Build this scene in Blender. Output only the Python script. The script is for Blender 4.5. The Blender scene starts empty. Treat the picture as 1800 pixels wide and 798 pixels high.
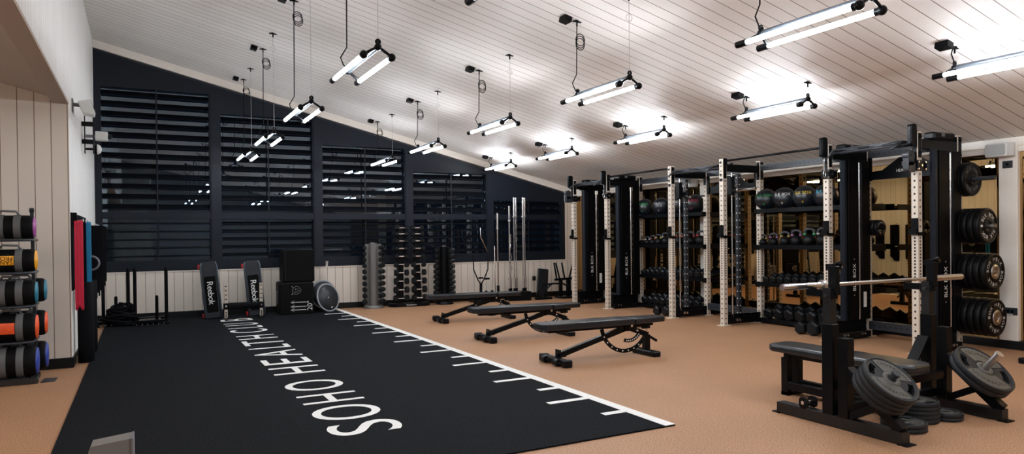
import bpy, math, random
from mathutils import Matrix, Vector
random.seed(7)
SC = bpy.context.scene
COL = SC.collection
pi = math.pi

# ------------------------------------------------------------------ camera
def make_camera():
    yaw, pit, rol = map(math.radians, (27.954, -0.463, -0.623))
    F = Vector((math.sin(yaw)*math.cos(pit), math.cos(yaw)*math.cos(pit), math.sin(pit)))
    R0 = Vector((math.cos(yaw), -math.sin(yaw), 0)); U0 = R0.cross(F)
    R = R0*math.cos(rol) + U0*math.sin(rol); U = -R0*math.sin(rol) + U0*math.cos(rol)
    cd = bpy.data.cameras.new('camera'); co = bpy.data.objects.new('camera', cd); COL.objects.link(co)
    M = Matrix((R, U, -F)).transposed().to_4x4(); M.translation = (0, 0, 1.396)
    co.matrix_world = M
    cd.sensor_fit = 'HORIZONTAL'; cd.sensor_width = 36.0; cd.lens = 36.0*1228.86/1800
    cd.shift_y = 27.17/1800
    cd.clip_start = .05; cd.clip_end = 200
    SC.camera = co
make_camera()
# ------------------------------------------------------------------ world, exposure
w = bpy.data.worlds.new('night'); SC.world = w; w.use_nodes = True
w.node_tree.nodes['Background'].inputs[0].default_value = (.010, .016, .03, 1)
w.node_tree.nodes['Background'].inputs[1].default_value = .25
SC.view_settings.view_transform = 'Standard'; SC.view_settings.look = 'None'
SC.view_settings.exposure = 0.52; SC.view_settings.gamma = 1; SC.view_settings.use_curve_mapping = False
TUBE = 62.0          # emission of the lamp tubes
try:
    SC.cycles.max_bounces = 8; SC.cycles.diffuse_bounces = 4; SC.cycles.glossy_bounces = 4
    SC.cycles.transparent_max_bounces = 12; SC.cycles.use_denoising = True
    SC.cycles.sample_clamp_indirect = 6
except Exception: pass

# ------------------------------------------------------------------ measured constants
XF, XR = 7.872, 8.656
YU = [12.10, 10.94, 9.11, 7.93, 6.085, 4.912]
YW = 13.983; XM = 9.117; XL = -.69
HU = 2.55
def ceil_z(x): return 4.69 - .2405*x

# ------------------------------------------------------------------ materials
MATS = {}
def nmat(name):
    m = bpy.data.materials.new(name); m.use_nodes = True; MATS[name] = m
    return m, m.node_tree.nodes, m.node_tree.links, m.node_tree.nodes['Principled BSDF']
def mat(name, col, rough=.5, metal=0, noise=0, nscale=60, bump=0, bscale=200, spec=.5):
    m, N, L, B = nmat(name)
    B.inputs['Base Color'].default_value = (*col, 1); B.inputs['Roughness'].default_value = rough
    B.inputs['Metallic'].default_value = metal; B.inputs['Specular IOR Level'].default_value = spec
    tc = N.new('ShaderNodeTexCoord')
    nt = N.new('ShaderNodeTexNoise'); nt.inputs['Scale'].default_value = nscale; nt.inputs['Detail'].default_value = 4
    L.new(tc.outputs['Object'], nt.inputs['Vector'])
    mx = N.new('ShaderNodeMix'); mx.data_type = 'RGBA'
    k = noise if noise else .06
    mx.inputs[6].default_value = (*[c*(1-k) for c in col], 1); mx.inputs[7].default_value = (*[min(1, c*(1+k)) for c in col], 1)
    L.new(nt.outputs['Fac'], mx.inputs[0]); L.new(mx.outputs[2], B.inputs['Base Color'])
    if bump:
        n2 = N.new('ShaderNodeTexNoise'); n2.inputs['Scale'].default_value = bscale
        L.new(tc.outputs['Object'], n2.inputs['Vector'])
        b = N.new('ShaderNodeBump'); b.inputs['Strength'].default_value = bump; b.inputs['Distance'].default_value = .004
        L.new(n2.outputs['Fac'], b.inputs['Height']); L.new(b.outputs['Normal'], B.inputs['Normal'])
    return m
def math_(N, L, op, a, b=None, c=None):
    n = N.new('ShaderNodeMath'); n.operation = op
    for i, x in enumerate((a, b, c)):
        if x is None: continue
        if isinstance(x, (int, float)): n.inputs[i].default_value = x
        else: L.new(x, n.inputs[i])
    return n.outputs[0]
def board_mat(name, col, axis, pitch, groove=.008, gcol=(.2, .14, .09), rough=.55, off=0.0):
    m, N, L, B = nmat(name)
    g = N.new('ShaderNodeNewGeometry'); s = N.new('ShaderNodeSeparateXYZ'); L.new(g.outputs['Position'], s.inputs[0])
    co = s.outputs[axis]
    u = math_(N, L, 'FRACT', math_(N, L, 'DIVIDE', math_(N, L, 'ADD', co, 50+off), pitch))
    d = math_(N, L, 'ABSOLUTE', math_(N, L, 'SUBTRACT', u, .5))
    fac = math_(N, L, 'LESS_THAN', d, groove/pitch/2)
    fl = math_(N, L, 'FLOOR', math_(N, L, 'DIVIDE', math_(N, L, 'ADD', co, 50+off+pitch/2), pitch))
    wn = N.new('ShaderNodeTexWhiteNoise'); wn.noise_dimensions = '1D'; L.new(fl, wn.inputs['W'])
    nt = N.new('ShaderNodeTexNoise'); nt.inputs['Scale'].default_value = 3; nt.inputs['Detail'].default_value = 6
    L.new(g.outputs['Position'], nt.inputs['Vector'])
    tone = math_(N, L, 'ADD', .93, math_(N, L, 'ADD', math_(N, L, 'MULTIPLY', wn.outputs['Value'], .05), math_(N, L, 'MULTIPLY', nt.outputs['Fac'], .08)))
    sc = N.new('ShaderNodeVectorMath'); sc.operation = 'SCALE'; sc.inputs[0].default_value = col; L.new(tone, sc.inputs['Scale'])
    mx = N.new('ShaderNodeMix'); mx.data_type = 'RGBA'; L.new(fac, mx.inputs[0]); L.new(sc.outputs[0], mx.inputs[6]); mx.inputs[7].default_value = (*gcol, 1)
    L.new(mx.outputs[2], B.inputs['Base Color']); B.inputs['Roughness'].default_value = rough
    h = math_(N, L, 'SUBTRACT', 1.0, fac)
    b = N.new('ShaderNodeBump'); b.inputs['Strength'].default_value = .6; b.inputs['Distance'].default_value = .004
    L.new(h, b.inputs['Height']); L.new(b.outputs['Normal'], B.inputs['Normal'])
    return m
def perf_mat(name, col, hole, rough=.4, period=.075, dense=True, r=.0125, metal=0):
    m, N, L, B = nmat(name)
    tc = N.new('ShaderNodeTexCoord'); s = N.new('ShaderNodeSeparateXYZ'); L.new(tc.outputs['Object'], s.inputs[0])
    z = s.outputs[2]
    t = math_(N, L, 'MINIMUM', math_(N, L, 'ABSOLUTE', s.outputs[0]), math_(N, L, 'ABSOLUTE', s.outputs[1]))
    if dense:
        k = math_(N, L, 'MULTIPLY', math_(N, L, 'GREATER_THAN', z, .76), math_(N, L, 'LESS_THAN', z, 1.35))
        per = math_(N, L, 'SUBTRACT', period, math_(N, L, 'MULTIPLY', k, period/2))
    else: per = math_(N, L, 'ADD', period, 0.0)
    fr = math_(N, L, 'FRACT', math_(N, L, 'DIVIDE', math_(N, L, 'ADD', z, 30*period), per))
    mz = math_(N, L, 'MULTIPLY', math_(N, L, 'ABSOLUTE', math_(N, L, 'SUBTRACT', fr, .5)), per)
    d = math_(N, L, 'SQRT', math_(N, L, 'ADD', math_(N, L, 'MULTIPLY', mz, mz), math_(N, L, 'MULTIPLY', t, t)))
    fac = math_(N, L, 'LESS_THAN', d, r)
    mx = N.new('ShaderNodeMix'); mx.data_type = 'RGBA'; L.new(fac, mx.inputs[0]); mx.inputs[6].default_value = (*col, 1); mx.inputs[7].default_value = (*hole, 1)
    L.new(mx.outputs[2], B.inputs['Base Color']); B.inputs['Roughness'].default_value = rough; B.inputs['Metallic'].default_value = metal
    return m
BLK = mat('black_steel', (.0025, .003, .004), .32, spec=.16)
BLKM = mat('matt_black', (.002, .002, .0025), .5, spec=.1)
GRY = mat('dark_grey_steel', (.026, .029, .035), .4, spec=.4)
MGRY = mat('mid_grey_plastic', (.16, .16, .17), .5)
CHR = mat('chrome', (.75, .75, .77), .18, 1)
STL = mat('brushed_steel', (.55, .53, .52), .32, 1)
BRZ = mat('worn_bronze_steel', (.50, .41, .35), .35, 1)
ALU = mat('aluminium', (.16, .18, .21), .4, .8)
CREAM = mat('cream_paint', (.66, .57, .47), .45)
CREAMP = perf_mat('cream_perforated_steel', (.60, .52, .43), (.012, .01, .008))
BLKP = perf_mat('gloss_black_perforated_steel', (.004, .0045, .0055), (.0005, .0005, .0005), dense=False, r=.014)
DARKP = perf_mat('black_perforated_steel', (.026, .030, .037), (.001, .001, .001), dense=False, r=.014)
DOTP = perf_mat('black_steel_with_pin_holes', (.014, .017, .022), (.7, .7, .7), dense=False, period=.11, r=.010)
VINYL = mat('black_vinyl', (.007, .010, .014), .30, spec=.55, bump=.15, bscale=300)
RUB = mat('black_rubber', (.0032, .0032, .0038), .42, spec=.18, noise=.3, bump=.1)
RUBG = mat('grey_rubber', (.014, .015, .017), .5, spec=.25, noise=.15, bump=.2)
RUBF = mat('plate_face_grey', (.07, .067, .057), .5, noise=.15)
HEX = mat('hex_rubber', (.0045, .0055, .007), .38, spec=.25, noise=.2)
WHT = mat('white_print', (.82, .81, .78), .5)
WPL = mat('white_plastic', (.66, .66, .64), .4)
NAVY = mat('navy_paint', (.0065, .010, .017), .5, spec=.25)
SLAT = mat('navy_slat_paint', (.002, .003, .005), .5, spec=.15)
RED = mat('red_plastic', (.5, .015, .02), .4)
FOAM = mat('charcoal_foam', (.005, .005, .0065), .75, spec=.08, noise=.3, bump=.3)
DRED = mat('red_latex', (.6, .012, .05), .5)
TEAL = mat('teal_latex', (.01, .22, .42), .5)
TAN = mat('cream_gloss_board', (.80, .74, .66), .45)
FABR = mat('black_canvas', (.0032, .0032, .0038), .65, spec=.12, noise=.3, bump=.3)
STRAP = mat('grey_strap', (.10, .105, .11), .6)
SKIRT = mat('black_skirting', (.005, .006, .007), .4, spec=.3)
WALLX = board_mat('cream_boards_across', (.74, .66, .575), 0, .1525, off=.035)
WALLY = board_mat('cream_boards_along', (.80, .775, .74), 1, .1525, groove=.005, gcol=(.3, .26, .22))
CEIL = board_mat('ceiling_boards', (.80, .755, .71), 1, .17, groove=.009, gcol=(.17, .12, .085), rough=.5)
PLAST = mat('cream_plaster', (.74, .68, .60), .7)
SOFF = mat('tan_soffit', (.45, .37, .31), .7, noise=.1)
def turf_mat():
    m, N, L, B = nmat('black_turf')
    tc = N.new('ShaderNodeTexCoord'); n = N.new('ShaderNodeTexNoise'); n.inputs['Scale'].default_value = 90; n.inputs['Detail'].default_value = 6
    L.new(tc.outputs['Object'], n.inputs['Vector'])
    r = N.new('ShaderNodeValToRGB'); r.color_ramp.elements[0].position = .42; r.color_ramp.elements[0].color = (.0012, .0018, .0022, 1)
    r.color_ramp.elements[1].position = .60; r.color_ramp.elements[1].color = (.0115, .0125, .016, 1)
    L.new(n.outputs['Fac'], r.inputs[0]); L.new(r.outputs[0], B.inputs['Base Color']); B.inputs['Roughness'].default_value = .9
    b = N.new('ShaderNodeBump'); b.inputs['Strength'].default_value = .6; b.inputs['Distance'].default_value = .01
    L.new(n.outputs['Fac'], b.inputs['Height']); L.new(b.outputs['Normal'], B.inputs['Normal']); B.inputs['Specular IOR Level'].default_value = .1
    return m
TURF = turf_mat()
def floor_mat():
    m, N, L, B = nmat('terracotta_rubber_floor')
    tc = N.new('ShaderNodeTexCoord')
    n = N.new('ShaderNodeTexNoise'); n.inputs['Scale'].default_value = 110; n.inputs['Detail'].default_value = 5; L.new(tc.outputs['Object'], n.inputs['Vector'])
    r = N.new('ShaderNodeValToRGB'); r.color_ramp.elements[0].position = .40; r.color_ramp.elements[0].color = (.235, .117, .058, 1)
    r.color_ramp.elements[1].position = .60; r.color_ramp.elements[1].color = (.50, .275, .150, 1); L.new(n.outputs['Fac'], r.inputs[0])
    n2 = N.new('ShaderNodeTexNoise'); n2.inputs['Scale'].default_value = 1.3; n2.inputs['Detail'].default_value = 5; L.new(tc.outputs['Object'], n2.inputs['Vector'])
    mr = N.new('ShaderNodeMapRange'); mr.inputs[3].default_value = .86; mr.inputs[4].default_value = 1.12; L.new(n2.outputs['Fac'], mr.inputs[0])
    sc = N.new('ShaderNodeVectorMath'); sc.operation = 'SCALE'; L.new(r.outputs[0], sc.inputs[0]); L.new(mr.outputs[0], sc.inputs['Scale'])
    L.new(sc.outputs[0], B.inputs['Base Color']); B.inputs['Roughness'].default_value = .55; B.inputs['Specular IOR Level'].default_value = .35
    b = N.new('ShaderNodeBump'); b.inputs['Strength'].default_value = .25; b.inputs['Distance'].default_value = .003
    L.new(n.outputs['Fac'], b.inputs['Height']); L.new(b.outputs['Normal'], B.inputs['Normal'])
    return m
FLOOR = floor_mat()
def emis(name, col, s):
    m, N, L, B = nmat(name); N.remove(B); e = N.new('ShaderNodeEmission'); e.inputs[0].default_value = (*col, 1); e.inputs[1].default_value = s
    L.new(e.outputs[0], N['Material Output'].inputs[0]); return m
TUBEM = emis('lit_tube', (.87, .93, 1.0), TUBE)
def mirror_mat():
    m, N, L, B = nmat('bronze_mirror'); N.remove(B); g = N.new('ShaderNodeBsdfGlossy'); g.inputs[0].default_value = (.44, .285, .13, 1); g.inputs['Roughness'].default_value = 0.0
    L.new(g.outputs[0], N['Material Output'].inputs[0]); return m
MIRR = mirror_mat()
def glass_mat():
    m, N, L, B = nmat('window_glass'); N.remove(B)
    g = N.new('ShaderNodeBsdfGlossy'); g.inputs[0].default_value = (.72, .87, 1, 1); g.inputs['Roughness'].default_value = 0.0
    t = N.new('ShaderNodeBsdfTransparent'); t.inputs[0].default_value = (.8, .85, .88, 1)
    f = N.new('ShaderNodeFresnel'); f.inputs[0].default_value = 1.6
    mm = math_(N, L, 'MULTIPLY', f.outputs[0], 2.3)
    mx = N.new('ShaderNodeMixShader'); L.new(mm, mx.inputs[0]); L.new(t.outputs[0], mx.inputs[1]); L.new(g.outputs[0], mx.inputs[2])
    L.new(mx.outputs[0], N['Material Output'].inputs[0]); return m
GLASS = glass_mat()
STONE = mat('garden_stone', (.30, .30, .29), .8, noise=.5, nscale=4, bump=.6, bscale=6)
YEL = mat('yellow_print', (.85, .36, .01), .5, noise=.25, nscale=25)
ORG = mat('orange_print', (.85, .09, .015), .5, noise=.3, nscale=25)
PNK = mat('purple_pink_print', (.33, .07, .27), .5, noise=.3, nscale=25)
TEA = mat('teal_print', (.01, .16, .24), .5, noise=.3, nscale=25)
BLU = mat('blue_print', (.025, .05, .30), .5, noise=.4, nscale=25)
GREENP = mat('green_print', (.03, .38, .09), .5); YELP = mat('yellow_letter', (.6, .42, .03), .5)
CYANP = mat('cyan_letter', (.04, .4, .55), .5); REDP = mat('red_letter', (.55, .03, .06), .5); GREYP = mat('grey_letter', (.35, .35, .36), .5)
WOLF = mat('clear_plate', (.2, .2, .2), .3)

# ------------------------------------------------------------------ glyphs
_G = {}
def glyph(ch):
    if ch in _G: return _G[ch]
    cu = bpy.data.curves.new('g', 'FONT'); cu.body = ch; cu.size = 1; cu.resolution_u = 6
    o = bpy.data.objects.new('g', cu); COL.objects.link(o); bpy.context.view_layer.update()
    me = bpy.data.meshes.new_from_object(o)
    vs = [tuple(v.co) for v in me.vertices]; fs = [tuple(p.vertices) for p in me.polygons]
    COL.objects.unlink(o); bpy.data.objects.remove(o); bpy.data.meshes.remove(me); bpy.data.curves.remove(cu)
    x0 = min(v[0] for v in vs); x1 = max(v[0] for v in vs); y0 = min(v[1] for v in vs); y1 = max(v[1] for v in vs)
    _G[ch] = (vs, fs, x0, x1, y0, y1); return _G[ch]

# ------------------------------------------------------------------ mesh builder
class MB:
    def __init__(s): s.v = []; s.f = []; s.mi = []; s.sm = []; s.M = Matrix()
    def add(s, vs, fs, mi=0, sm=False):
        b = len(s.v); s.v += [tuple(s.M @ Vector(v)) for v in vs]
        for f in fs: s.f.append(tuple(b+i for i in f)); s.mi.append(mi); s.sm.append(sm)
        return s
    def box(s, c, d, R=None, mi=0, ch=0):
        hx, hy, hz = d[0]/2, d[1]/2, d[2]/2; c = Vector(c)
        if ch:
            vs = []; 
            # chamfered box: 24 verts
            for sx in (-1, 1):
                for sy in (-1, 1):
                    for sz in (-1, 1):
                        for ax in range(3):
                            q = [sx*(hx-ch), sy*(hy-ch), sz*(hz-ch)]; q[ax] = (sx*hx, sy*hy, sz*hz)[ax]
                            vs.append(Vector(q))
            import bmesh
            bm = bmesh.new(); [bm.verts.new(v) for v in vs]; r = bmesh.ops.convex_hull(bm, input=bm.verts)
            bm.verts.index_update(); fs = [tuple(v.index for v in f.verts) for f in bm.faces]; vs = [v.co.copy() for v in bm.verts]; bm.free()
        else:
            vs = [Vector((x, y, z)) for x in (-hx, hx) for y in (-hy, hy) for z in (-hz, hz)]
            fs = [(0, 1, 3, 2), (4, 6, 7, 5), (0, 4, 5, 1), (2, 3, 7, 6), (0, 2, 6, 4), (1, 5, 7, 3)]
        if R is not None: vs = [R @ v for v in vs]
        return s.add([v+c for v in vs], fs, mi)
    def bb(s, a, b, mi=0, ch=0):
        return s.box([(a[i]+b[i])/2 for i in range(3)], [abs(b[i]-a[i]) for i in range(3)], None, mi, ch)
    def bar(s, p0, p1, w, h, mi=0, up=(0, 0, 1)):
        p0 = Vector(p0); p1 = Vector(p1); d = p1-p0; z = d.normalized(); x = Vector(up).cross(z)
        if x.length < 1e-4: x = Vector((1, 0, 0)).cross(z)
        x.normalize(); y = z.cross(x)
        R = Matrix((x, y, z)).transposed()
        return s.box((p0+p1)/2, (w, h, d.length), R, mi)
    def cyl(s, p0, p1, r, r1=None, n=16, mi=0, caps=True):
        r1 = r if r1 is None else r1; p0 = Vector(p0); p1 = Vector(p1); z = (p1-p0).normalized()
        x = z.orthogonal().normalized(); y = z.cross(x); a = []; b = []
        for i in range(n):
            t = 2*pi*i/n; q = x*math.cos(t)+y*math.sin(t); a.append(p0+q*r); b.append(p1+q*r1)
        s.add(a+b, [(i, (i+1) % n, n+(i+1) % n, n+i) for i in range(n)], mi, n > 8)
        if caps: s.add(a, [tuple(reversed(range(n)))], mi); s.add(b, [tuple(range(n))], mi)
        return s
    def tube(s, pts, r, n=8, mi=0, closed=False):
        P = [Vector(p) for p in pts]; m = len(P); rings = []; x = None
        for i in range(m):
            if closed: d = P[(i+1) % m]-P[i-1]
            else: d = P[min(i+1, m-1)]-P[max(i-1, 0)]
            d.normalize()
            if x is None: x = d.orthogonal().normalized()
            x = (x-d*x.dot(d)).normalized(); y = d.cross(x)
            rings.append([P[i]+(x*math.cos(2*pi*k/n)+y*math.sin(2*pi*k/n))*r for k in range(n)])
        vs = [v for q in rings for v in q]; fs = []
        for i in range(m if closed else m-1):
            j = (i+1) % m
            for k in range(n): fs.append((i*n+k, i*n+(k+1) % n, j*n+(k+1) % n, j*n+k))
        if not closed: fs += [tuple(reversed(range(n))), tuple((m-1)*n+k for k in range(n))]
        return s.add(vs, fs, mi, True)
    def lathe(s, prof, n=24, R=None, c=(0, 0, 0), mi=0, sm=True, caps=True):
        R = R or Matrix.Identity(3); c = Vector(c); vs = []; fs = []
        for r, z in prof:
            for k in range(n): vs.append(c + R @ Vector((r*math.cos(2*pi*k/n), r*math.sin(2*pi*k/n), z)))
        for i in range(len(prof)-1):
            for k in range(n): fs.append((i*n+k, i*n+(k+1) % n, (i+1)*n+(k+1) % n, (i+1)*n+k))
        s.add(vs, fs, mi, sm)
        for i, rev in ((0, True), (len(prof)-1, False)):
            if caps and prof[i][0] > 1e-4:
                ring = vs[i*n:(i+1)*n]; s.add(ring, [tuple(reversed(range(n))) if rev else tuple(range(n))], mi)
        return s
    def ball(s, c, r, n=24, sq=1.0, mi=0):
        m = n//2; return s.lathe([(max(1e-5, r*math.sin(pi*i/m)), -r*sq*math.cos(pi*i/m)) for i in range(m+1)], n, c=c, mi=mi)
    def prism(s, poly, a, b, axis=2, mi=0):
        def P(u, v, t): return {0: (t, u, v), 1: (u, t, v), 2: (u, v, t)}[axis]
        n = len(poly); vs = [P(u, v, a) for u, v in poly]+[P(u, v, b) for u, v in poly]
        fs = [tuple(range(n)), tuple(reversed(range(n, 2*n)))]+[(i, i+n, (i+1) % n+n, (i+1) % n) for i in range(n)]
        return s.add(vs, fs, mi)
    def text(s, t, M, size=.1, mi=0, track=.08, center=True, depth=0.0):
        x = 0; items = []
        for ch in t:
            if ch == ' ': x += .3; continue
            g = glyph(ch); items.append((g, x-g[2])); x += g[3]-g[2]+track
        off = -(x-track)/2 if center else 0
        for g, ox in items:
            s.add([M @ Vector(((v[0]+ox+off)*size, (v[1]-.35*(1 if center else 0))*size, 0)) for v in g[0]], g[1], mi)
        return s
    def ring_text(s, t, M, rad, size, a0, step, mi=0):
        for i, ch in enumerate(t):
            if ch == ' ': continue
            g = glyph(ch); a = a0 - i*step
            A = M @ Matrix.Rotation(a-pi/2, 4, 'Z') @ Matrix.Translation((-(g[2]+g[3])/2*size, rad-.35*size, 0))
            s.add([A @ Vector((v[0]*size, v[1]*size, 0)) for v in g[0]], g[1], mi)
        return s
    def mesh(s, name, mats):
        me = bpy.data.meshes.new(name); me.from_pydata(s.v, [], s.f)
        for m in (mats if isinstance(mats, (list, tuple)) else [mats]): me.materials.append(m)
        me.polygons.foreach_set('material_index', s.mi); me.polygons.foreach_set('use_smooth', s.sm); me.update()
        return me
def fill2d(outer, holes, z0, z1, M=None):
    """flat plate with real holes, as (verts, faces)"""
    cu = bpy.data.curves.new('f', 'CURVE'); cu.dimensions = '2D'; cu.fill_mode = 'BOTH'; cu.extrude = (z1-z0)/2
    for poly in [outer]+holes:
        sp = cu.splines.new('POLY'); sp.points.add(len(poly)-1); sp.use_cyclic_u = True
        for p, q in zip(sp.points, poly): p.co = (q[0], q[1], 0, 1)
    o = bpy.data.objects.new('f', cu); COL.objects.link(o); bpy.context.view_layer.update()
    me = bpy.data.meshes.new_from_object(o)
    vs = [Vector((v.co.x, v.co.y, v.co.z+(z0+z1)/2)) for v in me.vertices]; fs = [tuple(p.vertices) for p in me.polygons]
    COL.objects.unlink(o); bpy.data.objects.remove(o); bpy.data.meshes.remove(me); bpy.data.curves.remove(cu)
    return vs, fs
def circ(r, n=32, c=(0, 0)): return [(c[0]+r*math.cos(2*pi*i/n), c[1]+r*math.sin(2*pi*i/n)) for i in range(n)]
def rrect(x0, y0, x1, y1, r, n=5):
    out = []
    for cx, cy, a in ((x1-r, y1-r, 0), (x0+r, y1-r, pi/2), (x0+r, y0+r, pi), (x1-r, y0+r, 3*pi/2)):
        for i in range(n+1): t = a+pi/2*i/n; out.append((cx+r*math.cos(t), cy+r*math.sin(t)))
    return out

# ------------------------------------------------------------------ scene objects
def tag(o, label, cat, group=None):
    o['label'] = label; o['category'] = cat
    if group: o['group'] = group
    return o
def thing(name, label, cat, loc=(0, 0, 0), rot=0, group=None):
    o = bpy.data.objects.new(name, None); COL.objects.link(o); o.location = loc; o.rotation_euler = (0, 0, rot) if isinstance(rot, (int, float)) else rot
    o.empty_display_size = .1
    return tag(o, label, cat, group)
def part(name, mb, mats, parent, loc=(0, 0, 0), rot=(0, 0, 0), bev=0, label=None):
    me = mb if isinstance(mb, bpy.types.Mesh) else mb.mesh(name, mats)
    o = bpy.data.objects.new(name, me); COL.objects.link(o); o.parent = parent; o.location = loc; o.rotation_euler = rot
    if bev:
        m = o.modifiers.new('bevel', 'BEVEL'); m.width = bev; m.segments = 2; m.limit_method = 'ANGLE'
    if label: o['label'] = label
    return o
def solo(name, mb, mats, label, cat, loc=(0, 0, 0), rot=(0, 0, 0), group=None, bev=0):
    o = part(name, mb, mats, None, loc, rot, bev); return tag(o, label, cat, group)
def struct(name, mb, mats, parent=None, bev=0):
    o = part(name, mb, mats, parent, bev=bev)
    if parent is None: o['kind'] = 'structure'
    return o
def dup(root, loc, rot=None, label=None, group=None):
    r = root.copy(); COL.objects.link(r); r.location = loc
    if rot is not None: r.rotation_euler = (0, 0, rot) if isinstance(rot, (int, float)) else rot
    if label: r['label'] = label
    if group: r['group'] = group
    for ch in list(root.children):
        c = ch.copy(); COL.objects.link(c); c.parent = r
        for g in list(ch.children):
            d = g.copy(); COL.objects.link(d); d.parent = c
    return r
ORD = ['first', 'second', 'third', 'fourth', 'fifth', 'sixth', 'seventh', 'eighth', 'ninth', 'tenth', 'eleventh', 'twelfth', 'thirteenth']
def perf(name, p0, p1, w, parent, m=None, h=None):
    """square perforated tube whose own z runs along it"""
    p0 = Vector(p0); p1 = Vector(p1); d = p1-p0; mb = MB(); hh = h or w
    mb.box((0, 0, d.length/2), (w, hh, d.length))
    o = part(name, mb, m or DARKP, parent); o.location = p0
    z = d.normalized(); x = Vector((0, 0, 1)).cross(z)
    if x.length < 1e-4: x = Vector((1, 0, 0))
    x.normalize(); y = z.cross(x); o.rotation_euler = Matrix((x, y, z)).transposed().to_euler()
    return o

# ================================================================== ROOM
YB = -6.0; XREC = -3.2; YP = 9.127
mb = MB(); mb.bb((XREC-.2, YB-.2, -.1), (9.4, 14.2, 0)); struct('floor', mb, FLOOR)
def slope_slab(x0, x1, y0, y1, zf, t=.1):
    m = MB(); vs = [(x0, y0, zf(x0)), (x1, y0, zf(x1)), (x1, y1, zf(x1)), (x0, y1, zf(x0))]
    vs += [(v[0], v[1], v[2]+t) for v in vs]
    return m.add(vs, [(0, 3, 2, 1), (4, 5, 6, 7), (0, 1, 5, 4), (1, 2, 6, 5), (2, 3, 7, 6), (3, 0, 4, 7)])
struct('ceiling', slope_slab(XL-.1, 9.4, YB-.2, 14.1, ceil_z), CEIL)
# left wall: solid beyond the pillar, only above the soffit nearer the camera
def soff_z(x): return 2.945-.2465*(x-XL)
mb = MB()
mb.bb((XL-.15, YP+.002, 0), (XL, 14.1, ceil_z(XL)+.05))
mb.bb((XL-.15, YB, 2.945), (XL, YP+.002, ceil_z(XL)+.05))
struct('wall_left', mb, WALLY)
mb = MB(); mb.bb((XREC-.1, YP, 0), (XL-.001, YP+.15, 3.6)); struct('wall_recess', mb, WALLX)
mb = MB(); mb.bb((XREC-.15, YB, 0), (XREC, YP+.1, 3.6)); struct('wall_recess_back', mb, WALLY)
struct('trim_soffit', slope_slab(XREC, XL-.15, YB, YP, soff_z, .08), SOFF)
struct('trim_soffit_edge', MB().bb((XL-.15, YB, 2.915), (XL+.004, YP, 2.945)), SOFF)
mb = MB(); mb.bb((XREC-.2, YB-.15, 0), (9.4, YB, 4.9)); struct('wall_back', mb, mat('dark_render', (.16, .17, .175), .7))  # unseen wall, tone kept dark to dim its reflection in the windows
# unseen panel lamp added left of the frame to brighten the recess
cl = thing('recess_fill_lamp', 'unseen panel lamp added to brighten the recess, left of the frame', 'light', (-2.0, 5.2, soff_z(-2.0)-.04), (0, math.atan(.2465), 0))
part('housing', MB().bb((-.35, -.8, .0), (.35, .8, .035)), WPL, cl); part('diffuser', MB().bb((-.33, -.78, -.012), (.33, .78, 0)), emis('fill_panel', (1, .93, .84), 9), cl)
# skirtings
struct('baseboard_recess', MB().bb((XREC, YP-.018, 0), (XL+.018, YP, .115), ch=.004), SKIRT)
struct('baseboard_left', MB().bb((XL, YP-.018, 0), (XL+.018, YW, .115), ch=.004), SKIRT)
# window wall: wainscot, ledge, skirting
mb = MB(); mb.bb((XL, YW, 0), (9.3, YW+.16, .849)); struct('wall_window', mb, WALLX)
struct('trim_ledge', MB().bb((XL, YW-.012, .835), (8.826, YW+.1, .852)), TAN)
struct('baseboard_window', MB().bb((XL, YW-.018, 0), (9.2, YW, .115), ch=.004), SKIRT)
mb = MB(); mb.bb((8.826, YW-.01, .85), (9.3, YW+.16, 2.7)); struct('trim_window_side', mb, WALLX)
# cornice along the ceiling slope
def along(x0, x1, y0, y1, dz0, dz1):
    m = MB(); f = ceil_z
    vs = [(x0, y0, f(x0)+dz1), (x1, y0, f(x1)+dz1), (x1, y1, f(x1)+dz1), (x0, y1, f(x0)+dz1), (x0, y0, f(x0)+dz0), (x1, y0, f(x1)+dz0), (x1, y1, f(x1)+dz0), (x0, y1, f(x0)+dz0)]
    return m.add(vs, [(0, 3, 2, 1), (4, 5, 6, 7), (0, 1, 5, 4), (1, 2, 6, 5), (2, 3, 7, 6), (3, 0, 4, 7)])
struct('trim_cornice', along(XL, 9.3, YW-.05, YW+.16, .02, -.13), TAN)
struct('trim_cornice_bead', along(XL, 9.3, YW-.005, YW+.12, -.15, -.165), GRY)
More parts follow.
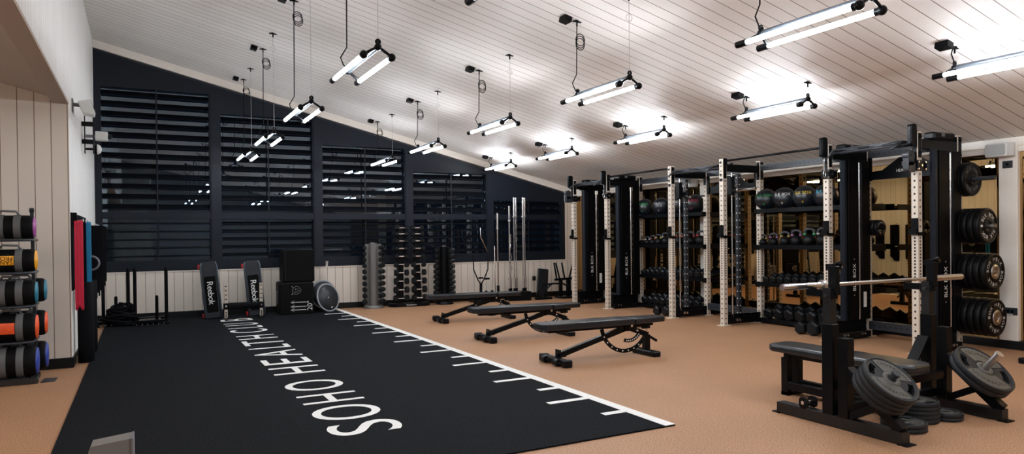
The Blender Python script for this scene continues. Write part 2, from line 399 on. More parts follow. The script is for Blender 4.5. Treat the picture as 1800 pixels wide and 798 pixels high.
# windows with louvred shutters
WX = [(-.59, 1.137), (1.332, 3.004), (3.193, 4.892), (5.080, 6.784), (6.968, 8.715)]
WT = [4.08, 3.74, 3.26, 2.79, 2.21]
edges = [-.70]+[(WX[i][1]+WX[i+1][0])/2 for i in range(4)]+[8.826]
for i, ((a, b), zt) in enumerate(zip(WX, WT)):
    e0, e1 = edges[i], edges[i+1]; y0, y1 = YW, YW+.07
    top = lambda x: ceil_z(x)-.14
    mb = MB()
    mb.bb((e0, y0, .852), (a, y1, zt)); mb.bb((b, y0, .852), (e1, y1, zt))
    mb.bb((a, y0, .852), (b, y1, 1.04)); mb.bb((a, y0, 1.785), (b, y1, 1.90))
    vs = [(e0, y0, zt), (e1, y0, zt), (e1, y0, top(e1)), (e0, y0, top(e0))]; vs += [(v[0], y1, v[2]) for v in vs]
    mb.add(vs, [(0, 1, 2, 3), (7, 6, 5, 4), (0, 4, 5, 1), (1, 5, 6, 2), (2, 6, 7, 3), (3, 7, 4, 0)])
    # raised stiles, so the posts and the header read as joinery
    mb.bb((e0, y0-.018, .852), (a-.02, y0, zt+.0)); mb.bb((b+.02, y0-.018, .852), (e1, y0, zt))
    mb.bb((a-.02, y0-.012, .87), (b+.02, y0, 1.02))
    win = struct('window_%d' % (i+1), mb, NAVY)
    def slats(z0, z1, n, tilt, d=.105, t=.014):
        m = MB(); p = (z1-z0)/n; R = Matrix.Rotation(tilt, 3, 'X')
        for k in range(n): m.box(((a+b)/2, YW+.055, z0+p*(k+.5)), (b-a-.012, d, t), R, ch=.004)
        return m
    part('upper_louvre', slats(1.91, zt, max(2, round((zt-1.9)/.176)), math.radians(40), .135, .016), SLAT, win)
    part('lower_louvre', slats(1.045, 1.78, 5, math.radians(8 if i == 0 else 30), d=.10, t=.02), SLAT, win)
    m = MB(); xm = (a+b)/2; m.bb((xm-.010, YW-.03, 1.95), (xm+.010, YW-.012, zt-.03 if i else zt+.05)); m.bb((xm-.008, YW-.03, 1.10), (xm+.008, YW-.012, 1.74))
    for zz in (2.0, zt-.2, 1.15, 1.7): m.bb((xm-.004, YW-.02, zz-.01), (xm+.004, YW+.03, zz+.01))
    part('tilt_rod', m, NAVY, win)
    m = MB(); m.bb((a-.02, YW+.114, .99), (b+.02, YW+.120, zt+.02)); part('pane', m, GLASS, win)
    m = MB(); m.bb((xm-.02, YW+.135, .99), (xm+.02, YW+.17, zt)); part('outer_mullion', m, NAVY, win)
# right wall: header, mirror panels, pillars, skirting
PIL = [(4.465, 4.669), (9.56, 9.74)]
mb = MB(); mb.bb((XM+.05, YB, 0), (XM+.2, YW+.15, 2.62)); struct('wall_right', mb, PLAST)
mb = MB(); mb.bb((XM-.01, YB, 2.335), (XM+.05, YW, 2.53)); mb.bb((XM-.025, YB, 2.40), (XM-.01, YW, 2.53)); struct('trim_header', mb, TAN, bev=.003)
seg = [(YB, PIL[0][0]-.0), (PIL[0][1], PIL[1][0]), (PIL[1][1], YW)]
for k, (a, b) in enumerate(seg):
    m = MB(); m.bb((XM+.03, a, .10), (XM+.049, b, 2.335))
    o = struct('trim_mirror_%d' % (k+1), m, MIRR)
for k, (a, b) in enumerate(PIL):
    struct('trim_pillar_%d' % (k+1), MB().bb((XM-.03, a, .10), (XM+.05, b, 2.45), ch=.006), TAN)
struct('baseboard_right', MB().bb((XM-.035, YB, 0), (XM+.05, YW, .10), ch=.004), SKIRT)
# outside: dark paving, rough stone wall and pale posts seen faintly through the glass
struct('trim_terrace', MB().bb((-3, 14.2, -.3), (14, 24, -.15)), mat('dark_paving', (.07, .075, .08), .8, noise=.2))
mb = MB()
for k in range(9):
    mb.box((-.2+random.uniform(-.05, .05), 15.2, .0+.36*k), (.9+random.uniform(-.1, .1), .5, .35), ch=.03)
struct('trim_garden_wall', mb, STONE)
for k, (x, y) in enumerate(((7.6, 15.6), (10.2, 15.9), (5.2, 16.6))):
    struct('trim_post_%d' % (k+1), MB().bb((x-.09, y-.09, -.2), (x+.09, y+.09, 2.6)), PLAST)

# ================================================================== TURF
turf = thing('turf_lane', 'black artificial turf lane with white club lettering and ruler border line', 'turf', (0, 0, 0))
X0, X1, Y0, Y1 = -.539, 3.437, 3.957, 13.92
part('turf', MB().bb((X0, Y0, 0), (X1, Y1, .012)), TURF, turf)
mb = MB(); z0, z1 = .0122, .0135
mb.bb((X1-.093, Y0, .0), (X1+.001, Y1, z1))
part('border_line', mb, WHT, turf)
for x, y in [(2.962, 4.975+.996*k) for k in range(9)]+[(3.145, 4.455+.997*k) for k in range(9)]:
    part('tick_mark', MB().bb((x, y-.035, z0), (X1-.09, y+.035, z1)), WHT, turf)
ext = [('S', 4.87, 5.20), ('O', 5.31, 5.79), ('H', 5.945, 6.30), ('O', 6.49, 6.967), ('H', 7.39, 7.815), ('E', 8.03, 8.40), ('A', 8.56, 9.08), ('L', 9.29, 9.60), ('T', 9.62, 10.10), ('H', 10.27, 10.68), ('C', 11.03, 11.42), ('L', 11.62, 11.88), ('U', 12.02, 12.36), ('B', 12.75, 13.1)]
for ch, ya, yb in ext:
    g = glyph(ch); m = MB(); xt, xb = 1.18, 1.695
    if ch in 'SOC': xt, xb = 1.165, 1.70
    def f(v): return (xb+(v[1]-g[4])/(g[5]-g[4])*(xt-xb), ya+(v[0]-g[2])/(g[3]-g[2])*(yb-ya), z1)
    m.add([f(v) for v in g[0]], g[1]); part('letter', m, WHT, turf)

# ================================================================== PENDANT LAMPS
def lamp_parts(root, dzc_far, dzc_near):
    """root at the near eyelet; tubes run to +Y; dzc_*: height of the ceiling above the eyelets"""
    Lh = .90
    m = MB(); m.tube([(0, 0, -.035), (0, Lh, -.035)], .021, 12); part('spine_tube', m, ALU, root)
    for sx in (-1, 1):
        m = MB(); m.cyl((sx*.113, .03, -.105), (sx*.113, 1.0, -.105), .018, n=14); part('light_tube', m, TUBEM, root)
        m = MB(); pr = [(sx*.113+.0215*math.cos(a), -.105+.0215*math.sin(a)) for a in [pi*(.34+.32*k/8) for k in range(9)]]+[(sx*.113+.0195*math.cos(a), -.105+.0195*math.sin(a)) for a in [pi*(.66-.32*k/8) for k in range(9)]]
        for i in range(8): m.prism([pr[i], pr[i+1], pr[16-i], pr[17-i]], .05, .98, 1)
        part('tube_backing', m, ALU, root)  # strip added along each tube top to soften ceiling hot spots
    for yy in (0, Lh):
        m = MB()
        m.ball((0, yy, -.035), .03, 12)
        m.lathe([(.012, -.006), (.024, -.006), (.024, .006), (.012, .006), (.012, -.006)], 16, R=Matrix.Rotation(pi/2, 3, 'X'), c=(0, yy, .005))
        for sx in (-1, 1):
            yt = .0 if yy == 0 else Lh+.03
            m.tube([(0, yy, -.035), (sx*.07, yt, -.075), (sx*.113, yt, -.105)], .012, 8)
            if yy == 0: m.ball((sx*.113, .005, -.105), .033, 14); m.cyl((sx*.113, 0, -.105), (sx*.113, .05, -.105), .026, n=14)
            else: m.cyl((sx*.113, Lh+.03, -.105), (sx*.113, 1.03, -.105), .026, n=14)
        part('end_bracket', m, BLK, root)
    m = MB()
    m.tube([(0, Lh, -.03), (-.05, Lh-.02, .02), (-.07, Lh-.01, .08), (-.01, Lh, .18), (0, Lh, dzc_far-.02)], .006, 6)
    # coil of spare cable hung below the ceiling rose
    cz = max(.05, dzc_far-.20)
    R0 = min(.055, dzc_far*.35)
    if dzc_far > .2:
        for q in range(3):
            m.tube([(.04+R0*math.cos(t)+.006*q, Lh+.01*q, cz-.02*q+R0*1.15*math.sin(t)) for t in [2*pi*k/18 for k in range(18)]], .005, 5, closed=True)
    part('power_cable', m, BLKM, root)
    m = MB(); m.cyl((0, 0, 0), (0, 0, dzc_near), .0028, n=5)
    if dzc_near > .2:
        m.tube([(.035*math.cos(t), 0, max(.06, dzc_near-.22)+.035*math.sin(t)) for t in [2*pi*k/14 for k in range(14)]], .0022, 4, closed=True)
    part('suspension_wire', m, STL, root)
    for yy, dz in ((0, dzc_near), (Lh, dzc_far)):
        m = MB(); m.cyl((0, yy, dz-.012), (0, yy, dz+.008), .022, n=10); m.cyl((0, yy, dz-.06), (0, yy, dz-.01), .009, n=8); m.box((0, yy, dz-.012), (.10, .025, .012)); part('ceiling_mount', m, BLKM, root)
    m = MB(); m.box((-.13, Lh+.02, dzc_far+.0), (.09, .12, .055), Matrix.Rotation(.24, 3, 'Y')); part('junction_box', m, BLKM, root)
ROWX = {'left': 1.672, 'middle': 4.14, 'right': 6.625}
NEARY = [12.49, 10.23, 7.81, 5.37, 2.87, .4, -2.05, -4.5]  # last three rows are unseen, carried on past the camera for brightness
POS = ['farthest', 'second farthest', 'third from the window', 'fourth from the window', 'nearest visible']
for rn, X in ROWX.items():
    first = None
    for k, yn in enumerate(NEARY):
        dz = ceil_z(X)-2.94
        desc = {0: 'closest to the shuttered windows', 1: 'second from the shuttered windows', 2: 'third from the shuttered windows', 3: 'fourth from the shuttered windows', 4: 'fifth from the shuttered windows', 5: 'sixth from the windows, unseen, for brightness', 6: 'seventh from the windows, unseen, for brightness', 7: 'eighth from the windows, unseen, for brightness'}[k]
        hang = {'left': 'long cable, left row', 'middle': 'short cable, middle row', 'right': 'very short cable, right row'}[rn]
        lab = 'twin tube light on %s, %s' % (hang, desc)
        if first is None:
            first = thing('pendant_light', lab, 'light', (X, yn, 2.94), 0, 'twin tube pendant lights'); lamp_parts(first, dz, dz)
        else: dup(first, (X, yn, 2.94), None, lab)

# ================================================================== RIG
rig = thing('power_rig', 'cream and black perforated steel training rig bolted along the mirrored wall', 'gym rig', (XF, YU[5], 0))
ORI = Vector((XF, YU[5], 0))
def rp(name, mb, mats, **k): mb.v = [tuple(Vector(v)-ORI) for v in mb.v]; return part(name, mb, mats, rig, **k)
W = .080
bolt = lambda m, c, ax, r=.016, l=.012: m.cyl(c, (c[0]+(l if ax == 0 else 0), c[1]+(l if ax == 1 else 0), c[2]), r, n=8)
for X in (XF, XR):
    for i, Y in enumerate(YU):
        u = MB(); u.box((0, 0, HU/2), (W, W, HU)); o = part('upright', u, CREAMP, rig, loc=(X-XF, Y-YU[5], 0), bev=.004)
        b = MB(); b.bb((-.09, -.06, 0), (.09, .06, .012)); part('base_plate', b, CREAM, o)
        c = MB(); c.bb((-.043, -.03, HU-.34 if X == XF else HU-.30), (-.037, .03, HU-.02 if i in (0, 1, 4, 5) or X == XR else HU-.30))
        for z in (HU-.06, HU-.24): bolt(c, (-.046, 0, z), 0, .015, -.014); 
        c.bb((-.03, -.043, HU-.30), (.03, -.037, HU-.02))
        for z in (HU-.06, HU-.24): bolt(c, (0, -.043, z), 1, .015, -.014)
        part('corner_bracket', c, BLK, o)
# beams
for i in range(6): rp('cross_beam', MB().bb((XF+.04, YU[i]-.03, 2.36), (XR-.04, YU[i]+.03, 2.47)), BLK)
for a, b in zip(YU[1:], YU[:-1]):
    perf('rear_beam', Vector((XR, a+.04, 2.44))-ORI, Vector((XR, b-.04, 2.44))-ORI, .06, rig, h=.09)
for k in (0, 2, 4):   # narrow bays: pull-up stations on a perforated front beam
    a, b = YU[k+1], YU[k]
    perf('front_beam', Vector((XF+.20, a+.02, 2.46))-ORI, Vector((XF+.20, b-.02, 2.46))-ORI, .05, rig, h=.08)
    c = (a+b)/2; m = MB()
    for s_ in (-1, 1):
        m.tube([(XF-.20, c+s_*.42, 2.36), (XF-.06, c+s_*.46, 2.45), (XF+.06, c+s_*.30, 2.47), (XF+.14, c+s_*.10, 2.46)], .016, 8)
        m.tube([(XF+.02, c+s_*.16, 2.44), (XF+.02, c+s_*.44, 2.46)], .016, 8)
        m.box((XF+.15, c+s_*.30, 2.45), (.10, .14, .07)); m.cyl((XF+.09, c+s_*.27, 2.45), (XF+.07, c+s_*.27, 2.45), .018, n=8); m.cyl((XF+.09, c+s_*.34, 2.45), (XF+.07, c+s_*.34, 2.45), .018, n=8)
    m.tube([(XF, a, 2.42), (XF, b, 2.42)], .017, 8)
    rp('multi_grip_pull_up_bar', m, GRY)
for k in (1, 3):      # wide bays: straight round bar on top
    m = MB(); m.tube([(XF, YU[k+1]+.03, 2.515), (XF, YU[k]-.03, 2.515)], .017, 10); m.box((XF, YU[k+1]+.045, 2.50), (.07, .02, .11)); m.box((XF, YU[k]-.045, 2.50), (.07, .02, .11)); rp('pull_up_bar', m, BLK)
# name panels (arched sheet between the rear uprights of two narrow bays)
for k in (2, 4):
    a, b = YU[k+1]+.04, YU[k]-.04; c = (a+b)/2; m = MB()
    z0, z1, z2 = 2.10, 2.21, 2.37
    m.prism([(b, z0), (b, z1), (c+.36, z1+.01), (c+.12, z2), (c-.12, z2), (c-.36, z1+.01), (a, z1), (a, z0)], XR-.012, XR-.006, 0)
    M = Matrix.Translation((XR-.014, c, 2.285)) @ Matrix(((0, 0, -1, 0), (-1, 0, 0, 0), (0, 1, 0, 0), (0, 0, 0, 1)))
    m.text('SOHO', M, .065, mi=1); M.translation = (XR-.014, c, 2.20); m.text('HEALTH CLUB', M, .05, mi=1)
    m.bb((XR-.035, a-.01, z0-.01), (XR-.006, a+.045, 2.40)); m.bb((XR-.035, b-.045, z0-.01), (XR-.006, b+.01, 2.40))
    rp('name_panel', m, [BLK, WHT])
# lower rear beams
for k in (0, 2, 4): perf('lower_beam', Vector((XR, YU[k+1]+.04, .16))-ORI, Vector((XR, YU[k]-.04, .16))-ORI, .07, rig, h=.11)
# j cups
def jcup():
    m = MB(); m.bb((-.075, -.045, -.03), (.0, .045, .0)); m.bb((-.085, -.045, -.03), (-.075, .045, .04)); m.bb((-.045, -.045, .0), (-.037, .045, .16), ch=.002)
    m.bb((-.045, -.050, -.04), (.05, -.037, .0)); m.cyl((-.05, 0, .12), (-.03, 0, .12), .012, n=8); return m
JC = jcup().mesh('j_cup', [BLKM])
for i, z in ((0, 1.37), (1, 1.36), (2, 1.38), (3, 1.38), (4, 1.40), (5, 1.40)): part('j_cup', JC, None, rig, loc=(0, YU[i]-YU[5], z))
# plate pegs on the last rear upright
PEGZ = [2.018, 1.463, .933, .404]; PEGX = XR+.03
for z in PEGZ:
    m = MB(); m.cyl((PEGX, YU[5]-.037, z), (PEGX, YU[5]-.42, z), .0245, n=16); m.cyl((PEGX, YU[5]-.037, z), (PEGX, YU[5]-.05, z), .045, n=16); rp('plate_peg', m, GRY if z > 2 else STL)
m = MB(); m.cyl((XR, YU[4]-.037, 1.462), (XR, YU[4]-.25, 1.462), .02, n=12); rp('plate_peg', m, BLK)
# storage shelves in the two wide bays
SZ = [1.77, 1.21, .63, .075]
for k in (1, 3):
    a, b = YU[k+1]+.02, YU[k]-.02
    for j, z in enumerate(SZ):
        m = MB(); xf, xb = XR-.10, XR+.36
        tilt = 0 if j < 2 else .10
        m.add([(xf, a, z-.01), (xb, a, z-.01+tilt), (xb, b, z-.01+tilt), (xf, b, z-.01), (xf, a, z-.02), (xb, a, z-.02+tilt), (xb, b, z-.02+tilt), (xf, b, z-.02)], [(0, 1, 2, 3), (7, 6, 5, 4), (0, 4, 5, 1), (1, 5, 6, 2), (2, 6, 7, 3), (3, 7, 4, 0)])
        m.bb((xf-.012, a-.03, z-.045), (xf, b+.03, z+.018)); m.bb((xb, a, z-.045+tilt), (xb+.012, b, z+.03+tilt))
        for yy in (a-.02, b+.02):
            m.bb((xf-.02, yy-.025, z-.06), (xb, yy-.018, z+.02)); bolt(m, (xf-.02, yy, z-.01), 0, .012, -.01)
        rp('storage_shelf', m, BLK)
# cross braces low on each frame
for i in (2, 3): rp('floor_brace', MB().bb((XF+.04, YU[i]-.03, .10), (XR-.04, YU[i]+.03, .17)), BLK)

# ------------------------------------------------------------------ cable weight towers between front and rear uprights
def textM(x, y, z, up='x'):
    # letters readable from -Y, running upwards
    return Matrix.Translation((x, y, z)) @ Matrix(((0, -1, 0, 0), (0, 0, -1, 0), (1, 0, 0, 0), (0, 0, 0, 1)))
def weight_tower(loc, lab, sticker, housing):
    t = thing('cable_weight_tower', lab, 'cable machine', loc, 0, 'cable weight towers in the rig')
    w0, w1 = .07, .70                # local x along the frame, 0 = front upright
    m = MB(); m.bb((w0, -.11, .02), (w1, .11, .10), ch=.006); m.bb((w0+.02, -.05, .10), (w1-.02, .07, .26)); 
    for x in (.16, .22, .5, .56): m.cyl((x, -.11, .07), (x, -.125, .07), .014, n=8, mi=1)
    part('base', m, [BLK, CHR], t)
    m = MB(); m.prism([(w0+.08, -.09), (w0+.11, -.11), (w0+.15, -.11), (w0+.17, -.09), (w0+.17, -.06), (w0+.08, -.06)], .26, 2.34, 2); part('side_channel', m, NAVY, t)
    m = MB(); m.bb((w0+.18, -.115, .26), (w0+.375, -.10, 2.34), ch=.004); m.bb((w0+.18, -.10, .26), (w0+.195, -.04, 2.34)); m.bb((w0+.36, -.10, .26), (w0+.375, -.04, 2.34))
    m.text('BLK BOX', textM(w0+.285, -.117, .82), .085, mi=1, track=.1)
    for z in (.585, 1.055): m.cyl((w0+.285, -.117, z), (w0+.285, -.1175, z), .007, n=8, mi=1)
    part('front_shroud', m, [BLKM, WHT], t)
    m = MB(); m.cyl((w0+.415, -.095, .26), (w0+.415, -.095, 2.32), .015, n=12); part('guide_rod', m, CHR, t)
    m = MB()
    for k in range(16): m.bb((w0+.39, -.03, .27+.05*k), (w0+.54, .07, .315+.05*k), ch=.004)
    part('weight_stack', m, BLKM, t)
    m = MB(); m.bb((w0+.455, -.115, .26), (w1-.02, -.10, 2.34), ch=.004); m.bb((w1-.03, -.10, .26), (w1-.02, .08, 2.34))
    if sticker: m.bb((w0+.47, -.117, .42), (w0+.53, -.115, .62), mi=1)
    part('rear_shroud', m, [BLKM, WHT], t)
    m = MB(); m.bb((w0+.16, -.07, 2.47), (w1-.05, .07, 2.56), ch=.02); m.bb((w0+.30, -.073, 2.51), (w0+.36, -.07, 2.55), mi=1); m.bb((w0+.10, -.05, 2.34), (w1-.02, .05, 2.365)); part('pulley_cover', m, [BLK, MGRY], t)
    m = MB(); m.prism(rrect(-.14, 2.38, -.045, 2.63, .03), -.02, .02, 1); m.prism(rrect(-.14, 2.38, -.045, 2.63, .03), -.035, -.03, 1); m.bb((-.06, -.035, 2.36), (-.0405, .035, 2.56)); part('top_pulley_plate', m, BLK, t)
    m = MB(); m.bb((-.055, -.055, 2.10), (.055, .055, 2.22), ch=.006)
    for x, z in ((-.06, 2.12), (-.06, 2.20), (.07, 2.12), (.07, 2.20)): m.cyl((x, -.05, z), (x, -.07, z), .011, n=8, mi=1)
    m.cyl((0, -.055, 2.16), (0, -.07, 2.16), .014, n=8, mi=1)
    m.bb((.055, -.03, 2.11), (.14, .03, 2.21)); part('carriage', m, [BLK, CHR], t)
    if housing:
        m = MB(); m.prism(rrect(-.20, 2.08, -.07, 2.20, .04), -.035, .035, 1); m.cyl((-.15, -.04, 2.27), (-.15, .04, 2.27), .06, n=20); m.bb((-.20, -.035, 2.16), (-.10, .035, 2.27)); m.cyl((-.15, -.045, 2.27), (-.15, -.04, 2.27), .014, n=8)
        part('swivel_pulley', m, GRY, t)
    else:
        m = MB(); m.tube([(-.10+.02*math.cos(q), -.03, 2.16+.045*math.sin(q)) for q in [2*pi*k/14 for k in range(14)]], .006, 6, closed=True); m.cyl((-.10, -.03, 2.2), (-.10, -.03, 2.36), .004, n=6); part('carabiner', m, CHR, t)
    return t
weight_tower((XF, YU[0], 0), 'black cable weight tower in the rig, nearest the shuttered windows', True, True)
weight_tower((XF, YU[1], 0), 'black cable weight tower in the rig, between narrow far bay and the medicine balls', False, False)
weight_tower((XF, YU[4], 0), 'black cable weight tower in the rig beside the near storage shelves', True, False)
weight_tower((XF, YU[5], 0), 'black cable weight tower in the rig beside the hanging bumper plates', False, True)

# plate loaded pulley columns in the middle bay
def pulley_column(loc, lab, sleeve):
    t = thing('pulley_column', lab, 'cable machine', loc, 0)
    m = MB(); m.bb((.06, -.04, .02), (.72, .04, .13), ch=.005)
    for x in (.22, .28): m.cyl((x, -.04, .08), (x, -.056, .08), .022, n=10, mi=1)
    part('base', m, [BLK, CHR], t)
    m = MB(); m.box((0, 0, 1.1), (.06, .06, 2.2)); o = part('perforated_post', m, DOTP, t, loc=(.31, 0, .13))
    m = MB(); m.cyl((.16, -.02, .10), (.16, -.02, 2.34), .012, n=10); part('guide_rod', m, CHR, t)
    m = MB(); m.bb((.12, -.05, 2.00), (.20, .04, 2.28), ch=.006); m.bb((.20, -.03, 2.04), (.28, .03, 2.12))
    for z in (2.05, 2.15, 2.24): m.cyl((.245, -.03, z), (.245, -.045, z), .013, n=8, mi=1)
    part('carriage', m, [BLK, CHR], t)
    if sleeve:
        m = MB(); m.cyl((.26, -.03, 2.08), (.26, -.40, 2.08), .026, n=16); m.cyl((.26, -.03, 2.08), (.26, -.05, 2.08), .042, n=16); part('loading_sleeve', m, CHR, t)
    else:
        m = MB(); m.tube([(.26, -.03, 2.03), (.26, -.5, 2.03)], .013, 8); m.cyl((.26, -.12, 2.03), (.26, -.2, 2.03), .018, n=10, mi=1); part('handle_bar', m, [BLK, CHR], t)
        m = MB(); m.tube([(.22, -.05, 2.14), (.24, -.05, 2.28), (.28, -.05, 2.28), (.26, -.05, 2.14)], .008, 6, closed=True); part('carabiner', m, STL, t)
    return t
pulley_column((XF, YU[2], 0), 'slim black pulley column with thin handle bar beside the far storage shelves', False)
pulley_column((XF, YU[3], 0), 'slim black pulley column with short chrome sleeve beside the near storage shelves', True)

# ------------------------------------------------------------------ bumper plates on pegs
def bumper(style):
    R, T = .21, .07
    if style == 'old': T = .045
    m = MB()
    prof = [(.026, 0), (R-.02, 0), (R-.004, .006), (R, .014), (R, T-.014), (R-.004, T-.006), (R-.02, T)]
    if style == 'old': prof += [(R-.035, T), (R-.045, T-.008), (.10, T-.008), (.09, T), (.026, T), (.026, 0)]
    else: prof += [(R-.03, T), (R-.036, T-.004), (.095, T-.004), (.09, T), (.026, T), (.026, 0)]
    m.lathe(prof, 40)
    mats = [RUB, WHT, STL, MGRY]
    Z = Matrix.Translation((0, 0, T-.003 if style != 'old' else T-.007))
    if style == 'old':
        m.ring_text('BLK BOX', Z, .135, .05, math.radians(140), math.radians(17), 3); m.ring_text('BLK BOX', Z, .135, .05, math.radians(-40), math.radians(17), 3)
        m.lathe([(.085, T), (.085, T+.004), (.03, T+.004), (.03, T)], 24, mi=0)
    if style == 'light':
        m.ring_text('BLK BOX', Z, .135, .062, math.radians(150), math.radians(18), 1); m.ring_text('BLK BOX', Z, .135, .062, math.radians(-30), math.radians(18), 1)
        for a in (0, pi): m.add([tuple(Z @ Matrix.Rotation(a, 4, 'Z') @ Vector(p)) for p in ((.115, -.013, 0), (.155, -.013, 0), (.155, .013, 0), (.115, .013, 0))], [(0, 1, 2, 3)], 1)
    if style == 'disc':
        m.ring_text('BLK BOX', Z, .145, .058, math.radians(75), math.radians(20), 1); m.ring_text('BLK BOX', Z, .145, .058, math.radians(-105), math.radians(20), 1)
        m.ring_text('20', Z, .145, .038, math.radians(104), math.radians(12), 1); m.ring_text('20', Z, .145, .038, math.radians(-76), math.radians(12), 1)
        m.lathe([(.083, T), (.083, T+.004), (.030, T+.006), (.030, T)], 32, mi=2)
    if style == 'plain': pass
    return m.mesh('bumper_plate', mats), T
ME = {s_: bumper(s_) for s_ in ('old', 'light', 'disc', 'plain')}
def peg_plates(z, styles, gap, desc, group, sc=1.0):
    y = YU[5]-.052
    for k, s_ in enumerate(styles):
        me, T = ME[s_]; 
        o = bpy.data.objects.new('bumper_plate', me); COL.objects.link(o)
        o.location = (PEGX, y, z); o.rotation_euler = (pi/2, random.uniform(-.25, .25) if 0 else 0, 0); o.scale = (sc, sc, 1)
        y -= T+gap
        n = len(styles)
        lab = desc + (', outermost with face in view' if k == n-1 else ', %s from upright' % ORD[k])
        tag(o, lab, 'weight plate', group)
peg_plates(PEGZ[0], ['plain', 'old'], .004, 'worn black bumper plate on top peg', 'worn bumper plates on the top peg', .96)
peg_plates(PEGZ[1], ['plain']*3+['light'], .003, 'black bumper plate on the second peg from top', 'bumper plates on the second peg')
peg_plates(PEGZ[2], ['plain']*4+['disc'], .002, 'thick black bumper plate on third peg from top', 'bumper plates on the third peg', 1.03)
peg_plates(PEGZ[3], ['plain']*4+['disc'], .006, 'thick black bumper plate on lowest peg', 'bumper plates on the lowest peg', 1.06)
# small change plates on the upright beside the near shelves
y = YU[4]-.05
for k in range(3):
    m = MB(); m.lathe([(.022, 0), (.10, 0), (.105, .006), (.105, .044), (.10, .05), (.022, .05), (.022, 0)], 28)
    if k == 2: m.ring_text('BLK BOX BLK BOX', Matrix.Translation((0, 0, .0505)), .072, .026, pi/2, math.radians(24), 1)
    solo('change_plate', m, [RUB, WHT], 'small black change plate on a peg of the cream upright, %s' % ('outermost with ring lettering' if k == 2 else ORD[k]+' from the upright'), 'weight plate', (XR, y, 1.462), (pi/2, 0, 0), 'small change plates')
    y -= .052

# ------------------------------------------------------------------ medicine balls
def med_ball(me_r, col, txt):
    m = MB(); m.ball((0, 0, me_r), me_r, 32)
    # lettering wrapped on the sphere facing the room (-X)
    def wrap(u, v): # u right, v up in metres on the surface
        a = u/me_r; b = v/me_r; r = me_r+.0012
        return (-r*math.cos(a)*math.cos(b), -r*math.sin(a)*math.cos(b), me_r+r*math.sin(b))
    x = 0; it = []
    for ch in txt:
        if ch == ' ': x += .3; continue
        g = glyph(ch); it.append((g, x-g[2])); x += g[3]-g[2]+.08
    for g, ox in it: m.add([wrap((v[0]+ox-x/2)*.065, (v[1]-.3)*.065+.06) for v in g[0]], g[1], 1)
    g = glyph('8'); m.add([wrap((v[0]-.3)*.05, (v[1]-.3)*.05-.08) for v in g[0]], g[1], 1)
    for q in range(4):   # seams
        a = q*pi/4; m.tube([((me_r+.0005)*math.cos(t)*math.cos(a), (me_r+.0005)*math.cos(t)*math.sin(a), me_r+(me_r+.0005)*math.sin(t)) for t in [2*pi*k/40 for k in range(40)]], .0018, 4, closed=True)
    return m
BX = XR+.06
for y_, r, mt, tx, cn, wh in ((10.855, .172, GREENP, 'BLK BOX', 'green', 'leftmost on the far storage shelves'), (10.365, .170, GREYP, 'BLK BOX', 'grey', 'second from left on the far storage shelves'), (9.92, .172, WHT, 'BLK BOX', 'white', 'third from left on the far storage shelves'), (9.472, .176, REDP, 'BLK BOX', 'red', 'rightmost on the far storage shelves'),
                           (7.857, .172, GREENP, 'BLK BOX', 'green', 'leftmost on the near storage shelves'), (7.504, .172, WHT, 'BLK BOX', 'white', 'second from left on the near storage shelves'), (7.13, .174, YELP, 'BLK BOX', 'yellow', 'third from left on the near storage shelves'), (6.769, .170, CYANP, 'BLK BOX', 'cyan', 'rightmost on the near storage shelves')):
    rz = 0.5
    solo('medicine_ball', med_ball(r, mt, tx), [VINYL, mt], 'black medicine ball with %s lettering, %s' % (cn, wh), 'medicine ball', (BX, y_, 1.765), (0, 0, rz), 'medicine balls on the top shelves')

# ------------------------------------------------------------------ kettlebells
def kettlebell(r, colm, lab, loc, rz):
    t = thing('kettlebell', lab, 'kettlebell', loc, rz, 'kettlebells on the second shelves')
    m = MB(); p = [(max(1e-4, r*math.sin(a)), r*.93-r*math.cos(a)) for a in [pi*k/14 for k in range(15)]]
    p = [(x, max(0, z-.0)) for x, z in p]; p = [(r*.55, 0)]+[q for q in p if q[1] > .01]; m.lathe(p, 24)
    part('bell', m, RUB, t)
    h = r*1.85; m = MB(); hw = r*.72; hh = r*1.05
    m.tube([(0, -hw*.85, h-r*.3), (0, -hw*1.02, h+hh*.25), (0, -hw*.92, h+hh*.62), (0, -hw*.5, h+hh*.8), (0, 0, h+hh*.82), (0, hw*.5, h+hh*.8), (0, hw*.92, h+hh*.62), (0, hw*1.02, h+hh*.25), (0, hw*.85, h-r*.3)], r*.17+.004, 10)
    part('handle', m, GRY, t)
    m = MB()
    for s_ in (-1, 1): m.cyl((0, s_*hw*1.0, h+hh*.02), (0, s_*hw*1.02, h+hh*.2), r*.17+.008, n=12)
    part('colour_band', m, colm, t)
kx = XR+.0
kb = [(10.89, .058, YELP, 'yellow'), (10.717, .062, WHT, 'white'), (10.555, .068, REDP, 'pink'), (10.388, .076, YELP, 'amber'), (10.185, .086, GREYP, 'grey'), (9.81, .088, ORG, 'orange'), (9.512, .09, RED, 'red'), (9.254, .095, RED, 'dark red')]
kb2 = [(7.866, .066, YELP, 'yellow'), (7.664, .074, PNK, 'pink'), (7.447, .082, YELP, 'amber'), (7.238, .09, PNK, 'purple'), (7.006, .097, GREENP, 'green'), (6.774, .099, GREYP, 'grey')]
for lst, wh in ((kb, 'far'), (kb2, 'near')):
    for k, (y_, r, cm, cn) in enumerate(lst):
        kettlebell(r, cm, 'black kettlebell with %s handle bands, %s from left on the %s shelves' % (cn, ORD[k], wh), (kx, y_, 1.20), .25)

